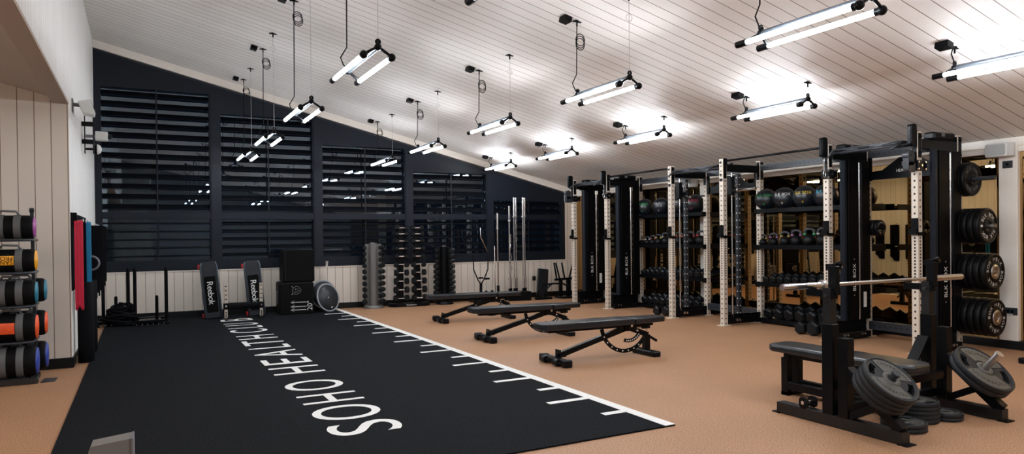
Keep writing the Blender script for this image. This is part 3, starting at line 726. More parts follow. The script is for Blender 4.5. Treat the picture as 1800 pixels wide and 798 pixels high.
# ------------------------------------------------------------------ dumbbells
def hexprof(r): return [(r*math.cos(pi/6+pi/3*k), r*math.sin(pi/6+pi/3*k)) for k in range(6)]
_DB = {}
def db_meshes(r, L, hl):
    k = (round(r, 4), round(L, 4))
    if k in _DB: return _DB[k]
    h = MB(); a = (L-hl)/2   # head along x, centred at origin
    n = 6; c = r*.24
    rings = [(-a/2, r-c), (-a/2+c, r), (a/2-c, r), (a/2, r-c)]; vs = []
    for x, rr in rings:
        for q in range(6): t = pi/6+pi/3*q; vs.append((x, rr*math.cos(t), rr*math.sin(t)))
    fs = [(i*6+q, i*6+(q+1) % 6, (i+1)*6+(q+1) % 6, (i+1)*6+q) for i in range(3) for q in range(6)]+[tuple(reversed(range(6))), tuple(range(18, 24))]
    h.add(vs, fs); h.cyl((-a/2-.002, 0, 0), (-a/2+.01, 0, 0), r*.5, n=16); h.cyl((a/2-.01, 0, 0), (a/2+.002, 0, 0), r*.5, n=16)
    head = h.mesh('head', [HEX])
    g = MB(); pr = [(.013, -hl/2-.01), (.013, -hl/2+.01), (.017, 0), (.013, hl/2-.01), (.013, hl/2+.01)]
    g.lathe(pr, 14, R=Matrix.Rotation(pi/2, 3, 'Y')); gr = g.mesh('handle', [CHR])
    _DB[k] = (head, gr, a, hl); return _DB[k]
def dumbbell(r, L, lab, loc, rot, group, name='hex_dumbbell'):
    hl = max(.11, L*.42); head, gr, a, hl = db_meshes(r, L, hl)
    t = thing(name, lab, 'dumbbell', loc, rot, group)
    for s_ in (-1, 1): part('head', head, None, t, loc=(s_*(hl+a)/2, 0, 0))
    part('handle', gr, None, t)
    return t
def shelf_dbs(k, z, n, r0, r1, L, wh, tier):
    a, b = YU[k+1]+.10, YU[k]-.10
    rs = [r0+(r1-r0)*i/(n-1) for i in range(n)]; tot = sum(2*.9*r+.006 for r in rs); gap = ((b-a)-tot)/n
    y = b; tl = math.atan2(.10, .46)
    for i, r in enumerate(rs):
        y -= r*.9+.003+gap/2
        xc = XR-.09+L/2
        zc = z-.01+(xc-(XR-.10))*math.tan(tl)+r*.87/math.cos(tl)+.002
        dumbbell(r, L, 'black hex dumbbell, %s from left on the %s shelf of the %s storage bay' % (ORD[i], tier, wh), (xc, y, zc), (0, -tl, 0), 'hex dumbbells on the rig shelves')
        y -= r*.9+.003+gap/2
shelf_dbs(1, .63, 11, .062, .078, .26, 'far', 'upper dumbbell'); shelf_dbs(1, .075, 9, .085, .098, .33, 'far', 'lowest')
shelf_dbs(3, .63, 11, .062, .080, .26, 'near', 'upper dumbbell'); shelf_dbs(3, .075, 8, .092, .108, .34, 'near', 'lowest')
for i, (x, y, r, lab) in enumerate(((8.10, 9.62, .088, 'black hex dumbbell on the floor by far shelves, left of three'), (8.12, 9.42, .09, 'black hex dumbbell on the floor by far shelves, middle of three'), (8.15, 9.22, .09, 'black hex dumbbell on the floor by far shelves, beside cream upright'),
                                (8.22, 6.70, .095, 'black hex dumbbell on the floor by near shelves, left of three'), (8.22, 6.50, .105, 'large black hex dumbbell on the floor by near shelves, middle of three'), (8.22, 6.28, .105, 'large black hex dumbbell on the floor by near shelves, right of three'))):
    dumbbell(r, .34, lab, (x, y, r*math.cos(pi/6)+.001), (0, 0, .08*(i % 3-1)), 'hex dumbbells on the floor')

# ------------------------------------------------------------------ wall things on the right
def wall_speaker(y, lab):
    t = thing('wall_speaker', lab, 'speaker', (XM-.03, y, 2.38))
    m = MB(); m.prism([(.0, -.15), (-.05, -.15), (-.13, -.12), (-.15, -.07), (-.15, .07), (-.13, .12), (-.05, .15), (.0, .15)], -.10, .06, 2); part('cabinet', m, WPL, t, bev=.012)
    m = MB(); m.prism(rrect(-.11, -.085, .11, .045, .02), -.156, -.1505, 0); part('grille', m, mat('speaker_grille', (.42, .44, .42), .6), t)
    m = MB(); m.bb((-.02, -.03, -.05), (.03, .03, .03)); part('bracket', m, GRY, t)
wall_speaker(4.63, 'white wall speaker above the bumper plates, at the right edge')
wall_speaker(9.93, 'white wall speaker in the rig, seen between far and near storage shelves')
for z, w_, lab in ((2.19, .055, 'dark square switch plate high on the right pillar'), (.45, .10, 'dark double socket low on the right pillar')):
    t = thing('switch_plate' if z > 1 else 'wall_socket', lab, 'switch' if z > 1 else 'socket', (XM-.030, 4.567, z))
    m = MB(); m.bb((-.009, -w_, -.043), (0, w_, .043), ch=.003); part('plate', m, GRY, t)
    m = MB(); m.bb((-.013, -.015, -.016), (-.009, .015, .016)); 
    if z < 1: m.bb((-.013, -.06, -.016), (-.009, -.03, .016)); m.bb((-.014, -.05, -.045), (-.009, .04, -.030), mi=1)
    part('rocker' if z > 1 else 'outlet', m, [BLKM, WPL], t)

# ================================================================== ADJUSTABLE BENCHES
def adj_bench(loc, lab, rz=0, first=None):
    if first: return dup(first, loc, rz, lab)
    t = thing('adjustable_bench', lab, 'weight bench', loc, rz, 'adjustable benches beside the turf')
    # local: x 0 = front foot, +x toward the seat; y centred
    def pad(poly, z0, z1): 
        m = MB(); m.prism(poly, z0, z1, 2); return m
    part('back_pad', pad([(-.22, -.10), (-.17, -.135), (.95, -.15), (.965, -.14), (.965, .14), (.95, .15), (-.17, .135), (-.22, .10)], .385, .455), VINYL, t, bev=.018)
    part('seat_pad', pad([(.98, -.14), (1.41, -.11), (1.43, -.09), (1.43, .09), (1.41, .11), (.98, .14)], .385, .45), VINYL, t, bev=.018)
    m = MB(); m.bb((-.10, -.035, .345), (1.0, .035, .384)); m.bb((1.0, -.035, .345), (1.30, .035, .384)); m.bb((1.14, -.06, .315), (1.24, .06, .345)); part('pad_rail', m, BLK, t)
    m = MB(); m.bar((.02, 0, .085), (.98, 0, .345), .06, .06, up=(0, 1, 0)); part('main_beam', m, BLK, t, bev=.004)
    m = MB(); m.bar((.98, 0, .33), (1.24, 0, .235), .06, .055, up=(0, 1, 0)); m.bb((1.19, -.035, .05), (1.26, .035, .24)); part('rear_leg', m, BLK, t, bev=.004)
    m = MB(); m.bar((1.22, 0, .24), (1.38, 0, .15), .03, .012, up=(0, 1, 0)); part('lift_handle', m, BLK, t)
    m = MB(); m.bb((1.17, -.21, 0), (1.28, .21, .062), ch=.012); part('rear_foot', m, BLK, t)
    m = MB(); m.bb((-.045, -.27, .01), (.045, .27, .075), ch=.01); m.bb((-.05, -.29, 0), (.05, -.21, .08), ch=.01); m.bb((-.05, .21, 0), (.05, .29, .08), ch=.01); part('front_foot', m, BLK, t)
    for s_ in (-1, 1):
        m = MB(); m.cyl((-.055, s_*.17, .04), (-.055, s_*.10, .04), .038, n=20); m.cyl((-.055, s_*.172, .04), (-.055, s_*.098, .04), .012, n=10, mi=1); part('wheel', m, [RUB, CHR], t)
    m = MB(); m.bb((.03, -.05, .075), (.11, .05, .10)); m.bb((.03, -.05, .10), (.045, .05, .155)); part('foot_stop', m, BLK, t)
    def arc(cx, cz, R, w_, a0, a1, y0, y1, n=18):
        m = MB()
        for side in (0,):
            pts = [(cx+(R-w_)*math.cos(a0+(a1-a0)*k/n), cz+(R-w_)*math.sin(a0+(a1-a0)*k/n)) for k in range(n+1)]+[(cx+R*math.cos(a1-(a1-a0)*k/n), cz+R*math.sin(a1-(a1-a0)*k/n)) for k in range(n+1)]
            for i in range(n):
                j = 2*n+1-i; m.prism([pts[i], pts[i+1], pts[j-1], pts[j]], y0, y1, 1)
        for k in range(1, 9):
            a = a0+(a1-a0)*(k+.2)/9.4; r = R-w_/2; m.cyl((cx+r*math.cos(a), y0-.0015, cz+r*math.sin(a)), (cx+r*math.cos(a), y0, cz+r*math.sin(a)), .008, n=8, mi=1)
        return m
    part('back_adjuster_arc', arc(.90, .40, .345, .045, math.radians(190), math.radians(322), -.045, -.033), [BLK, WHT], t)
    part('seat_adjuster_arc', arc(.95, .37, .20, .04, math.radians(250), math.radians(330), -.045, -.033), [BLK, WHT], t)
    m = MB(); m.cyl((.98, -.06, .345), (.98, .06, .345), .05, n=20); m.cyl((.98, -.064, .36), (.98, .064, .36), .016, n=10, mi=1); m.bb((.90, -.05, .30), (1.06, .05, .384)); m.cyl((1.06, -.05, .30), (1.06, -.06, .30), .012, n=8, mi=1); part('pivot_block', m, [BLK, CHR], t)
    m = MB(); m.cyl((1.05, -.03, .33), (1.22, -.03, .33), .010, n=8); m.cyl((1.21, -.03, .33), (1.21, -.03, .27), .006, n=8); part('pull_pin', m, CHR, t)
    return t
b3 = adj_bench((3.985, 6.53, 0), 'flat black adjustable bench, nearest of three beside the turf border', -.03)
adj_bench((4.075, 8.47, 0), 'flat black adjustable bench, middle one of the three beside the turf border', -.05, b3)
adj_bench((4.355, 10.75, 0), 'flat black adjustable bench, farthest of the three and nearest the dumbbell towers', -.06, b3)

# ================================================================== BENCH PRESS STATION
st = thing('bench_press_stand', 'black steel barbell press stand with plate storage horns, near right', 'barbell stand', (4.42, 3.4, 0))
def lp(name, mb, mats, **k): mb.v = [tuple(Vector(v)-Vector((4.42, 3.4, 0))) for v in mb.v]; return part(name, mb, mats, st, **k)
SD = Vector((0, -.42, -.35)).normalized(); SN = Vector((0, -.64, .768))
for s_, X in ((0, 4.42), (1, 5.60)):
    a = Vector((X, 2.86, .05))
    o = perf('base_rail', Vector((X, 2.84, .045))-Vector((4.42, 3.4, 0)), Vector((X, 3.86, .045))-Vector((4.42, 3.4, 0)), .08, st, BLKP)
    lp('foot_pad', MB().bb((X-.05, 2.80, 0), (X+.05, 2.87, .008)), BLKM); lp('foot_pad', MB().bb((X-.05, 3.83, 0), (X+.05, 3.90, .008)), BLKM)
    lp('post_sleeve', MB().bb((X-.04, 3.36, .08), (X+.04, 3.45, .74), ch=.004), BLK)
    perf('height_post', Vector((X, 3.41, .70))-Vector((4.42, 3.4, 0)), Vector((X, 3.41, 1.0))-Vector((4.42, 3.4, 0)), .065, st, BLKP)
    lp('storage_post', MB().bb((X-.04, 3.24, .08), (X+.04, 3.32, .65), ch=.004), BLK)
    m = MB(); m.bb((X-.012, 3.345, .95), (X+.03, 3.415, 1.16), ch=.004); m.bb((X-.03, 3.36, .92), (X+.03, 3.46, .97), ch=.004); m.bb((X-.02, 3.44, .93), (X+.02, 3.60, .983), ch=.005); m.bb((X-.02, 3.585, .95), (X+.02, 3.60, 1.03), ch=.004)
    m.cyl((X+.035, 3.42, 1.14), (X+.15, 3.42, 1.14), .012, n=10, mi=1); m.box((X+.06, 3.42, 1.15), (.10, .06, .045)); m.tube([(X+.02, 3.38, 1.17), (X+.06, 3.36, 1.19), (X+.12, 3.38, 1.16)], .01, 6)
    m.cyl((X-.035, 3.41, .945), (X-.05, 3.41, .945), .014, n=8, mi=1)
    lp('bar_catch', m, [BLK, GRY])
    m = MB(); m.cyl((X+.04, 3.41, .60), (X+.10, 3.40, .58), .014, n=8); m.tube([(X+.04, 3.41, .56), (X+.10, 3.36, .54), (X+.14, 3.34, .59)], .010, 6); lp('locking_pin', m, STL)
    m = MB(); p0 = Vector((X, 3.27, .43)); m.bar(p0, Vector((X, 2.86, .085)), .07, .075, up=(1, 0, 0)); m.bar((X, 3.26, .09), (X, 3.02, .215), .05, .05, up=(1, 0, 0)); lp('plate_strut', m, BLK, bev=.004)
    c = Vector((X, 3.06, .27)); m = MB(); hl = .275 if s_ else .235; m.cyl(c, c+SN*hl, .024, n=16); m.cyl(c+SN*hl, c+SN*(hl+.015), .030, n=16); lp('plate_horn', m, STL if s_ else GRY)
    m = MB(); m.prism(rrect(3.56, .085, 3.64, .17, .03), X-.055, X-.042, 0); m.prism(rrect(3.56, .085, 3.64, .17, .03), X+.042, X+.055, 0); m.cyl((X-.065, 3.60, .13), (X+.065, 3.60, .13), .014, n=10, mi=1); lp('hinge_lug', m, [BLK, CHR])
    if s_: lp('inner_brace', MB().bar((X-.04, 3.42, .56), (X-.22, 3.42, .33), .02, .09, up=(0, 1, 0)).bb((X-.30, 3.37, .28), (X-.03, 3.46, .32)), BLK)
lp('cross_rail', MB().bb((4.46, 3.31, .10), (5.56, 3.37, .16), ch=.003), BLK)
lp('upper_cross_rail', MB().bb((4.46, 3.25, .25), (5.56, 3.30, .31), ch=.003), BLK)
# flat bench
fb = thing('flat_bench', 'long flat black padded bench between the press stand posts', 'weight bench', (4.98, 3.7, 0))
m = MB(); m.prism(rrect(-.155, -.63, .155, .68, .09, 7), .375, .44, 2); part('pad', m, VINYL, fb, bev=.02)
m = MB(); m.bb((-.035, -.50, .325), (.035, .58, .374)); part('top_rail', m, BLK, fb)
for yy, nm in ((.54, 1), (-.46, 0)):
    m = MB(); m.bb((-.075, yy-.035, 0), (-.015, yy+.035, .325), ch=.003); m.bb((-.075, yy-.035, 0), (.12, yy+.035, .03)); m.bb((.06, yy-.035, 0), (.12, yy+.035, .325), ch=.003); part('leg', m, BLK, fb)
m = MB(); m.bb((-.075, -.43, .055), (-.015, .51, .12), ch=.003); m.bb((.06, -.43, .055), (.12, .51, .12), ch=.003); part('lower_rail', m, BLK, fb)
# barbell
bb_ = thing('barbell', 'polished steel barbell resting across the press stand posts', 'barbell', (4.075, 3.535, 1.009))
m = MB(); m.cyl((.45, 0, 0), (1.76, 0, 0), .014, n=16); part('shaft', m, STL, bb_)
for s_ in (0, 1):
    x0 = 0 if s_ == 0 else 1.80; m = MB(); m.cyl((x0, 0, 0), (x0+.412, 0, 0), .025, n=24); e = x0 if s_ == 0 else x0+.412; m.cyl((e-.004, 0, 0), (e+.004, 0, 0), .019, n=16)
    part('sleeve', m, CHR if s_ == 0 else STL, bb_)
    cx = .412 if s_ == 0 else 1.77; m = MB(); m.cyl((cx, 0, 0), (cx+.03, 0, 0), .037, n=24); m.cyl((cx-.01 if s_ else cx+.03, 0, 0), (cx if s_ else cx+.045, 0, 0), .028, n=24); part('collar', m, STL, bb_)
# iron plates
def iron_plate(R, T, text=True):
    m = MB(); n = 48; rr = [.026, R*.34, R*.62, R*.70, R*.78, R*.84, R]; z0, z1 = 0, T*.8
    def hole(i, k):
        a = (k % n)*360/n+3.75; a = min(abs(a-x) for x in (0, 180, 360))
        return i in (2, 3, 4) and a < 20
    P = lambda r, k, z: (r*math.cos(2*pi*k/n), r*math.sin(2*pi*k/n), z)
    for i in range(len(rr)-1):
        for k in range(n):
            a, b = rr[i], rr[i+1]
            if hole(i, k): continue
            m.add([P(a, k, z1), P(b, k, z1), P(b, k+1, z1), P(a, k+1, z1)], [(0, 1, 2, 3)])
            m.add([P(a, k, z0), P(b, k, z0), P(b, k+1, z0), P(a, k+1, z0)], [(3, 2, 1, 0)])
            if hole(i, k+1): m.add([P(a, k+1, z0), P(b, k+1, z0), P(b, k+1, z1), P(a, k+1, z1)], [(0, 1, 2, 3)])
            if hole(i, k-1): m.add([P(a, k, z0), P(b, k, z0), P(b, k, z1), P(a, k, z1)], [(3, 2, 1, 0)])
            if 0 < i < len(rr)-1 and hole(i-1, k): m.add([P(a, k, z0), P(a, k+1, z0), P(a, k+1, z1), P(a, k, z1)], [(0, 1, 2, 3)])
            if i+1 < len(rr)-1 and hole(i+1, k): m.add([P(b, k, z0), P(b, k+1, z0), P(b, k+1, z1), P(b, k, z1)], [(3, 2, 1, 0)])
    m.lathe([(.026, z0), (.026, z1)], 24, caps=False)
    m.lathe([(R, 0), (R+.004, .004), (R+.004, T-.004), (R, T), (R-.012, T), (R-.016, T*.8)], 48, mi=0, caps=False)
    m.lathe([(.062, T*.8), (.058, T), (.027, T), (.027, T*.8)], 32, mi=1, caps=False)
    # lighter face pads above and below the hub
    for a0 in (pi/2, -pi/2):
        w_ = math.radians(56); po = [((R-.02)*math.cos(a0-w_+2*w_*k/12), (R-.02)*math.sin(a0-w_+2*w_*k/12)) for k in range(13)]+[(R*.34*math.cos(a0+w_-2*w_*k/8), R*.34*math.sin(a0+w_-2*w_*k/8)) for k in range(9)]
        m.prism(po, T*.8, T*.9, 2, mi=1)
    if text:
        Z = Matrix.Translation((0, 0, T*.9+.0008)); st_ = math.radians(11.5)
        m.ring_text('TECHNOGYM', Z, R*.70, R*.20, pi/2+st_*4, st_, 2); m.ring_text('TECHNOGYM', Z, R*.70, R*.20, -pi/2+st_*4, st_, 2)
    return m.mesh('iron_plate', [RUBG, RUBF, BLKM])
PL = {'L': iron_plate(.19, .036), 'XL': iron_plate(.222, .040), 'M': iron_plate(.145, .03), 'S': iron_plate(.115, .028, False)}
def plate(k, lab, loc, rot, group):
    o = bpy.data.objects.new('iron_plate', PL[k]); COL.objects.link(o); o.location = loc; o.rotation_euler = rot; return tag(o, lab, 'weight plate', group)
tiltx = math.atan2(.64, .768)
for X, k, n, d0, T, wh in ((4.42, 'L', 4, .045, .036, 'left'), (5.60, 'XL', 2, .05, .040, 'right')):
    for q in range(n):
        c = Vector((X, 3.06, .27))+SN*(d0+q*(T+.003))
        e = (Matrix.Rotation(tiltx, 3, 'X') @ Matrix.Rotation(math.radians(130 if wh == 'left' else 140), 3, 'Z')).to_euler()
        ps = 'outermost with raised lettering in view' if q == n-1 else ('innermost of the stack' if q == 0 else '%s from the strut' % ORD[q])
        plate(k, 'grey plate on the %s horn of the press stand, %s' % (wh, ps), c, e, 'plates on the press stand horns')
z = 0
for q in range(2): plate('M', 'grey plate lying in the low stack of two by the left horn, %s' % ('bottom' if q == 0 else 'top'), (4.77, 3.08, z+.001), (0, 0, .6), 'plates lying on the floor'); z += .032
z = 0
for q in range(5): plate('M' if q < 1 or q > 2 else 'M', 'grey plate in the tall floor stack between the stand rails, %s' % ('bottom' if q == 0 else 'topmost' if q == 4 else ORD[q]+' from the floor'), (5.08+.006*(q % 2), 3.18, z+.001), (0, 0, .4*q), 'plates lying on the floor'); z += .031
for q in range(2): plate('S', 'small grey plate lying right of the tall floor stack, %s' % ('bottom' if q == 0 else 'top'), (5.30, 3.10, .001+q*.029), (0, 0, 0), 'plates lying on the floor')

# ================================================================== BACK WALL EQUIPMENT
# --- pillar shaped dumbbell towers
def pill_tower(loc, H_, m1, lab, cat='dumbbell tower'):
    t = thing('dumbbell_tower', lab, cat, loc, -.42)
    m = MB(); m.cyl((0, 0, .06), (0, 0, H_), .085, n=28); part('column', m, m1, t)
    m = MB(); m.bb((-.16, .0, .06), (.16, .10, H_-.02), ch=.004); part('side_plates', m, m1, t)
    m = MB(); m.lathe([(.19, 0), (.19, .05), (.17, .06), (.01, .06)], 32); part('base', m, m1, t)
    m = MB(); m.cyl((0, 0, H_), (0, 0, H_+.012), .07, n=24); part('top_cap', m, CHR, t)
    return t
def pill_dbs(loc, H_, n, r0, r1, nm):
    for k in range(n):
        z = H_-.09-(H_-.22)*k/(n-1); r = r0+(r1-r0)*k/(n-1)
        for s_ in (-1, 1):
            x = s_*.17; R = Matrix.Rotation(-.42, 3, 'Z'); p = R @ Vector((x, -.02, 0))
            hd = 'left' if s_ < 0 else 'right'
            dumbbell(r, .24, 'small black dumbbell on the %s side of the %s, %s from top' % (hd, nm, ORD[k]), (loc[0]+p.x, loc[1]+p.y, z), (0, 0, -.42+pi/2-s_*.15), 'dumbbells on the round towers')
T1 = (4.10, 13.66, 0); T3 = (5.62, 13.64, 0)
TG = mat('tower_grey_paint', (.17, .165, .155), .45, .3)
pill_tower(T1, 1.30, TG, 'grey round dumbbell tower beside the turf corner'); pill_dbs(T1, 1.30, 10, .044, .056, 'grey tower')
pill_tower(T3, 1.21, BLK, 'black round dumbbell tower behind the farthest bench'); pill_dbs(T3, 1.21, 10, .050, .060, 'black round tower')
# --- double tower with chrome handled dumbbells
t = thing('double_dumbbell_rack', 'black double column dumbbell rack on a wide curved base', 'dumbbell rack', (4.84, 13.62, 0), -.1)
m = MB(); m.prism([(-.42, .12), (-.42, -.02), (-.30, -.11), (0, -.15), (.30, -.11), (.42, -.02), (.42, .12)], 0, .07, 2); m.text('TECHNOGYM', Matrix.Translation((0, -.152, .038)) @ Matrix.Rotation(pi/2, 4, 'X'), .035, mi=1); part('base', m, [BLK, WHT], t, bev=.006)
for s_ in (-1, 1):
    m = MB(); m.prism([(s_*.19-.075, .07), (s_*.19+.075, .07), (s_*.16+.05, 1.62), (s_*.16-.05, 1.62)], .02, .10, 1); part('column', m, BLK, t, bev=.004)
for k in range(10):
    z = 1.60-(1.60-.17)*(k/9)**1.12; r = .050+.019*k/9
    for s_ in (-1, 1):
        x = s_*(.16+.03*k/9); 
        R = Matrix.Rotation(-.1, 3, 'Z'); p = R @ Vector((x, -.035-r*.5-.02*k/9, 0))
        dumbbell(r, .27+.05*k/9, 'black dumbbell with chrome handle, %s from top in the %s column of double rack' % (ORD[k], 'left' if s_ < 0 else 'right'), (4.84+p.x, 13.62+p.y, z), (0, 0, -.1), 'dumbbells on the double rack')
# --- reebok step decks leaning on wall
def step_deck(loc, lab, first=None):
    if first: return dup(first, loc, None, lab)
    t = thing('step_deck', lab, 'aerobic step', loc, (math.radians(-7), math.radians(-6), math.radians(-14)), 'step decks stood on end')
    m = MB(); m.prism([(-.13, 0), (.13, 0), (.14, .10), (.14, .90), (.12, 1.0), (-.12, 1.0), (-.14, .90), (-.14, .10)], -.06, .04, 1); part('deck', m, mat('deck_plastic', (.016, .021, .028), .45, bump=.5, bscale=120), t, bev=.012)
    m = MB(); m.prism(rrect(-.095, .10, .095, .74, .02), -.066, -.0605, 1); 
    m.text('Reebok', Matrix.Translation((.0, -.068, .44)) @ Matrix(((0, 1, 0, 0), (0, 0, -1, 0), (-1, 0, 0, 0), (0, 0, 0, 1))), .145, mi=1, track=.03)
    for z in (.84, .87, .90, .93): m.bb((-.09, -.065, z), (.09, -.0605, z+.012), mi=2)
    part('grip_mat', m, [BLKM, WHT, GRY], t)
    m = MB(); 
    for s_ in (-1, 1): m.tube([(s_*.132, -.062, .02), (s_*.136, -.062, .92), (s_*.115, -.062, .99)], .014, 8)
    part('edge_strip', m, mat('blue_grey_plastic', (.055, .075, .095), .45), t)
    for z in (.05, .92):
        m = MB(); m.bb((-.19, -.02, z-.035), (-.135, .05, z+.05), ch=.01); part('corner_foot', m, RED, t)
    return t
s1 = step_deck((1.13, 13.40, 0.015), 'upright dark step deck leaning on the wall, left one beside the sleds')
step_deck((1.86, 13.42, 0.015), 'upright dark step deck leaning on the wall, right one beside soft plyo boxes', s1)
# --- small roller stand between the decks
t = thing('roller_stand', 'low cream posts holding a black foam roller before the step decks', 'exercise stand', (1.55, 13.02, 0))
for s_, x in ((0, -.265), (1, .315)):
    u = MB(); u.box((0, 0, .31), (.05, .05, .58)); part('post', u, CREAMP, t, loc=(x, 0, 0.03), bev=.003)
    part('foot', MB().bb((x-.03, -.14, 0), (x+.03, .16, .03), ch=.004), BLK, t)
    m = MB(); m.bb((x-.04, -.035, .19), (x+.04, .035, .30), ch=.004); m.cyl((x, -.035, .25), (x, -.05, .25), .018, n=10, mi=1); m.bb((x-.012, -.04, .08), (x+.012, -.028, .14), mi=1); part('clamp', m, [BLK, CHR], t)
m = MB(); m.cyl((-.22, 0, .245), (.27, 0, .245), .058, n=24); part('foam_roller', m, FOAM, t)
# --- plyo boxes
t = thing('soft_plyo_box', 'black soft plyo box with white arrows and number, lower of two', 'plyo box', (2.58, 13.48, 0), -.06)
m = MB(); m.bb((-.35, -.22, 0), (.27, .33, .60), ch=.025); part('body', m, FABR, t)
m = MB(); f = -.2215; MT = lambda x, z, s_=0: Matrix.Translation((x, f, z)) @ Matrix.Rotation(pi/2, 4, 'X') @ Matrix.Rotation(s_, 4, 'Z')
for z in (.23, .15, .09):
    m.bb((-.13, f, z-.006), (.13, f+.001, z+.006))
    for dz in (-1, 1): m.bar((-.15, f, z), (-.085, f, z+dz*.03), .003, .014, up=(0, 1, 0))
m.text('20"', MT(.19, .16, pi/2), .13)
part('arrow_print', m, WHT, t)
m = MB()
# animal head outline drawn with straight strokes
pts = [(-.13, .53), (-.09, .50), (-.05, .53), (-.01, .52), (.02, .48), (.04, .45), (.01, .41), (-.02, .385), (-.06, .375), (-.09, .40), (-.13, .37), (-.11, .42), (-.12, .45), (-.10, .48), (-.13, .53)]
for a, b in zip(pts[:-1], pts[1:]): m.bar((a[0], f, a[1]), (b[0], f, b[1]), .002, .009, up=(0, 1, 0))
for a, b in (((-.07, .47), (-.03, .48)), ((-.03, .48), (-.01, .46)), ((-.06, .43), (-.02, .42)), ((-.09, .44), (-.06, .41)), ((-.07, .49), (-.05, .45)), ((-.02, .44), (.01, .45))): m.bar((a[0], f, a[1]), (b[0], f, b[1]), .002, .008, up=(0, 1, 0))
part('head_print', m, WHT, t)
m = MB(); m.tube([(-.353, -.05, .44), (-.37, -.05, .42), (-.37, -.05, .22), (-.353, -.05, .20)], .012, 6); part('side_handle', m, STRAP, t)
t = thing('soft_plyo_box', 'black soft cube stacked on top of the printed plyo box', 'plyo box', (2.60, 13.50, .602), -.05)
m = MB(); m.bb((-.30, -.22, 0), (.27, .31, .60), ch=.02); part('body', m, FABR, t)
m = MB(); m.bb((-.255, -.2215, .02), (-.25, -.22, .58)); m.tube([(-.29, -.21, .6), (.26, -.21, .6)], .006, 6); part('seam', m, GRY, t)
# --- balance boards (round discs)
def disc(loc, rot, lab):
    t = thing('balance_board', lab, 'balance board', loc, rot, 'round balance boards')
    m = MB(); m.lathe([(.01, -.05), (.10, -.045), (.14, -.02), (.255, -.012), (.255, .012), (.01, .012)], 40); part('platform', m, GRY, t)
    m = MB(); m.tube([(.262*math.cos(a), .262*math.sin(a), 0) for a in [2*pi*k/48 for k in range(48)]], .018, 8, closed=True); part('rim', m, mat('grey_rim', (.28, .30, .33), .5), t)
    m = MB(); m.cyl((0, 0, .012), (0, 0, .015), .012, n=12); m.box((.12, -.16, .0135), (.035, .014, .003), Matrix.Rotation(.9, 3, 'Z'), mi=0); part('cap_mark', m, WHT, t)
disc((3.14, 13.44, .275), (math.radians(75), math.radians(24), math.radians(24)), 'round dark balance board with pale rim leaning beside the plyo boxes, front one')
disc((3.12, 13.72, .315), (math.radians(82), math.radians(10), math.radians(14)), 'round balance board half hidden behind the front leaning one')
# --- paper cup on ledge
m = MB(); m.lathe([(.024, 0), (.034, .095), (.036, .095), (.036, .10), (.030, .10), (.022, .006), (.001, .006)], 24); solo('paper_cup', m, WHT, 'small white paper cup on the window ledge above the balance boards', 'cup', (3.25, YW+.035-.03, .8535))
# --- sleds
def sled(loc, lab, posts, horn, rz):
    t = thing('push_sled', lab, 'push sled', loc, rz, 'push sleds by the left wall')
    m = MB(); m.bb((-.28, -.22, .0), (-.20, .50, .05), ch=.01); m.bb((.20, -.22, 0), (.28, .50, .05), ch=.01); m.bb((-.24, -.18, .05), (.24, -.10, .09)); m.bb((-.24, .34, .05), (.24, .42, .09)); m.bb((-.16, -.1, .05), (.16, .36, .075))
    part('skid_frame', m, BLK, t)
    for x, y_ in posts:
        m = MB(); m.cyl((x, y_, .05), (x, y_, .93), .027, n=14); m.ball((x, y_, .93), .027, 12); part('push_post', m, BLKM, t)
    m = MB(); m.cyl((*horn, .05), (*horn, .46), .025, n=14); m.ball((*horn, .46), .025, 12); part('weight_horn', m, BLKM, t)
    m = MB(); 
    for k in range(6): m.cyl((-.2+.08*k, -.222, .03), (-.2+.08*k, -.228, .03), .010, n=8)
    part('bolt', m, STL, t)
sled((.12, 13.12, 0), 'black push sled with three poles before the window, right one', [(-.22, .0), (.24, -.13)], (.10, .0), 0)
sled((-.40, 13.30, 0), 'black push sled in the corner under a heap of rope, left one', [(.20, -.05), (-.17, .2)], (.02, .0), 0)
# --- battle rope heap
m = MB(); pts = []
for k in range(260):
    a = k*.42; R_ = .10+.10*abs(math.sin(k*.071)); pts.append((R_*(1.35-.7*k/260)*math.cos(a)+.04*math.sin(k*.13), R_*(.9-.4*k/260)*math.sin(a), .05+.24*(k/260)+.05*math.sin(k*.37)))
m.tube(pts, .022, 7)
m.tube([(.02, -.05, .2), (.06, -.08, .32), (.13, -.08, .36), (.19, -.08, .32), (.19, -.08, .24), (.14, -.06, .18)], .02, 8)
solo('battle_rope', m, FOAM, 'heap of coiled black battle rope on the left sled', 'rope', (-.33, 13.12, .03))
# --- foam rollers at left wall
for x, y_, r, h, lab in ((-.575, 9.45, .083, .925, 'tall charcoal foam roller standing at the left pillar corner, nearer one'), (-.575, 10.28, .075, .91, 'tall charcoal foam roller standing by left wall, behind the nearer one')):
    m = MB(); m.lathe([(.02, 0), (r-.008, 0), (r, .01), (r, h-.01), (r-.008, h), (.03, h), (.028, h-.05), (.001, h-.05)], 32); solo('foam_roller', m, FOAM, lab, 'foam roller', (x, y_, 0), group='tall foam rollers')
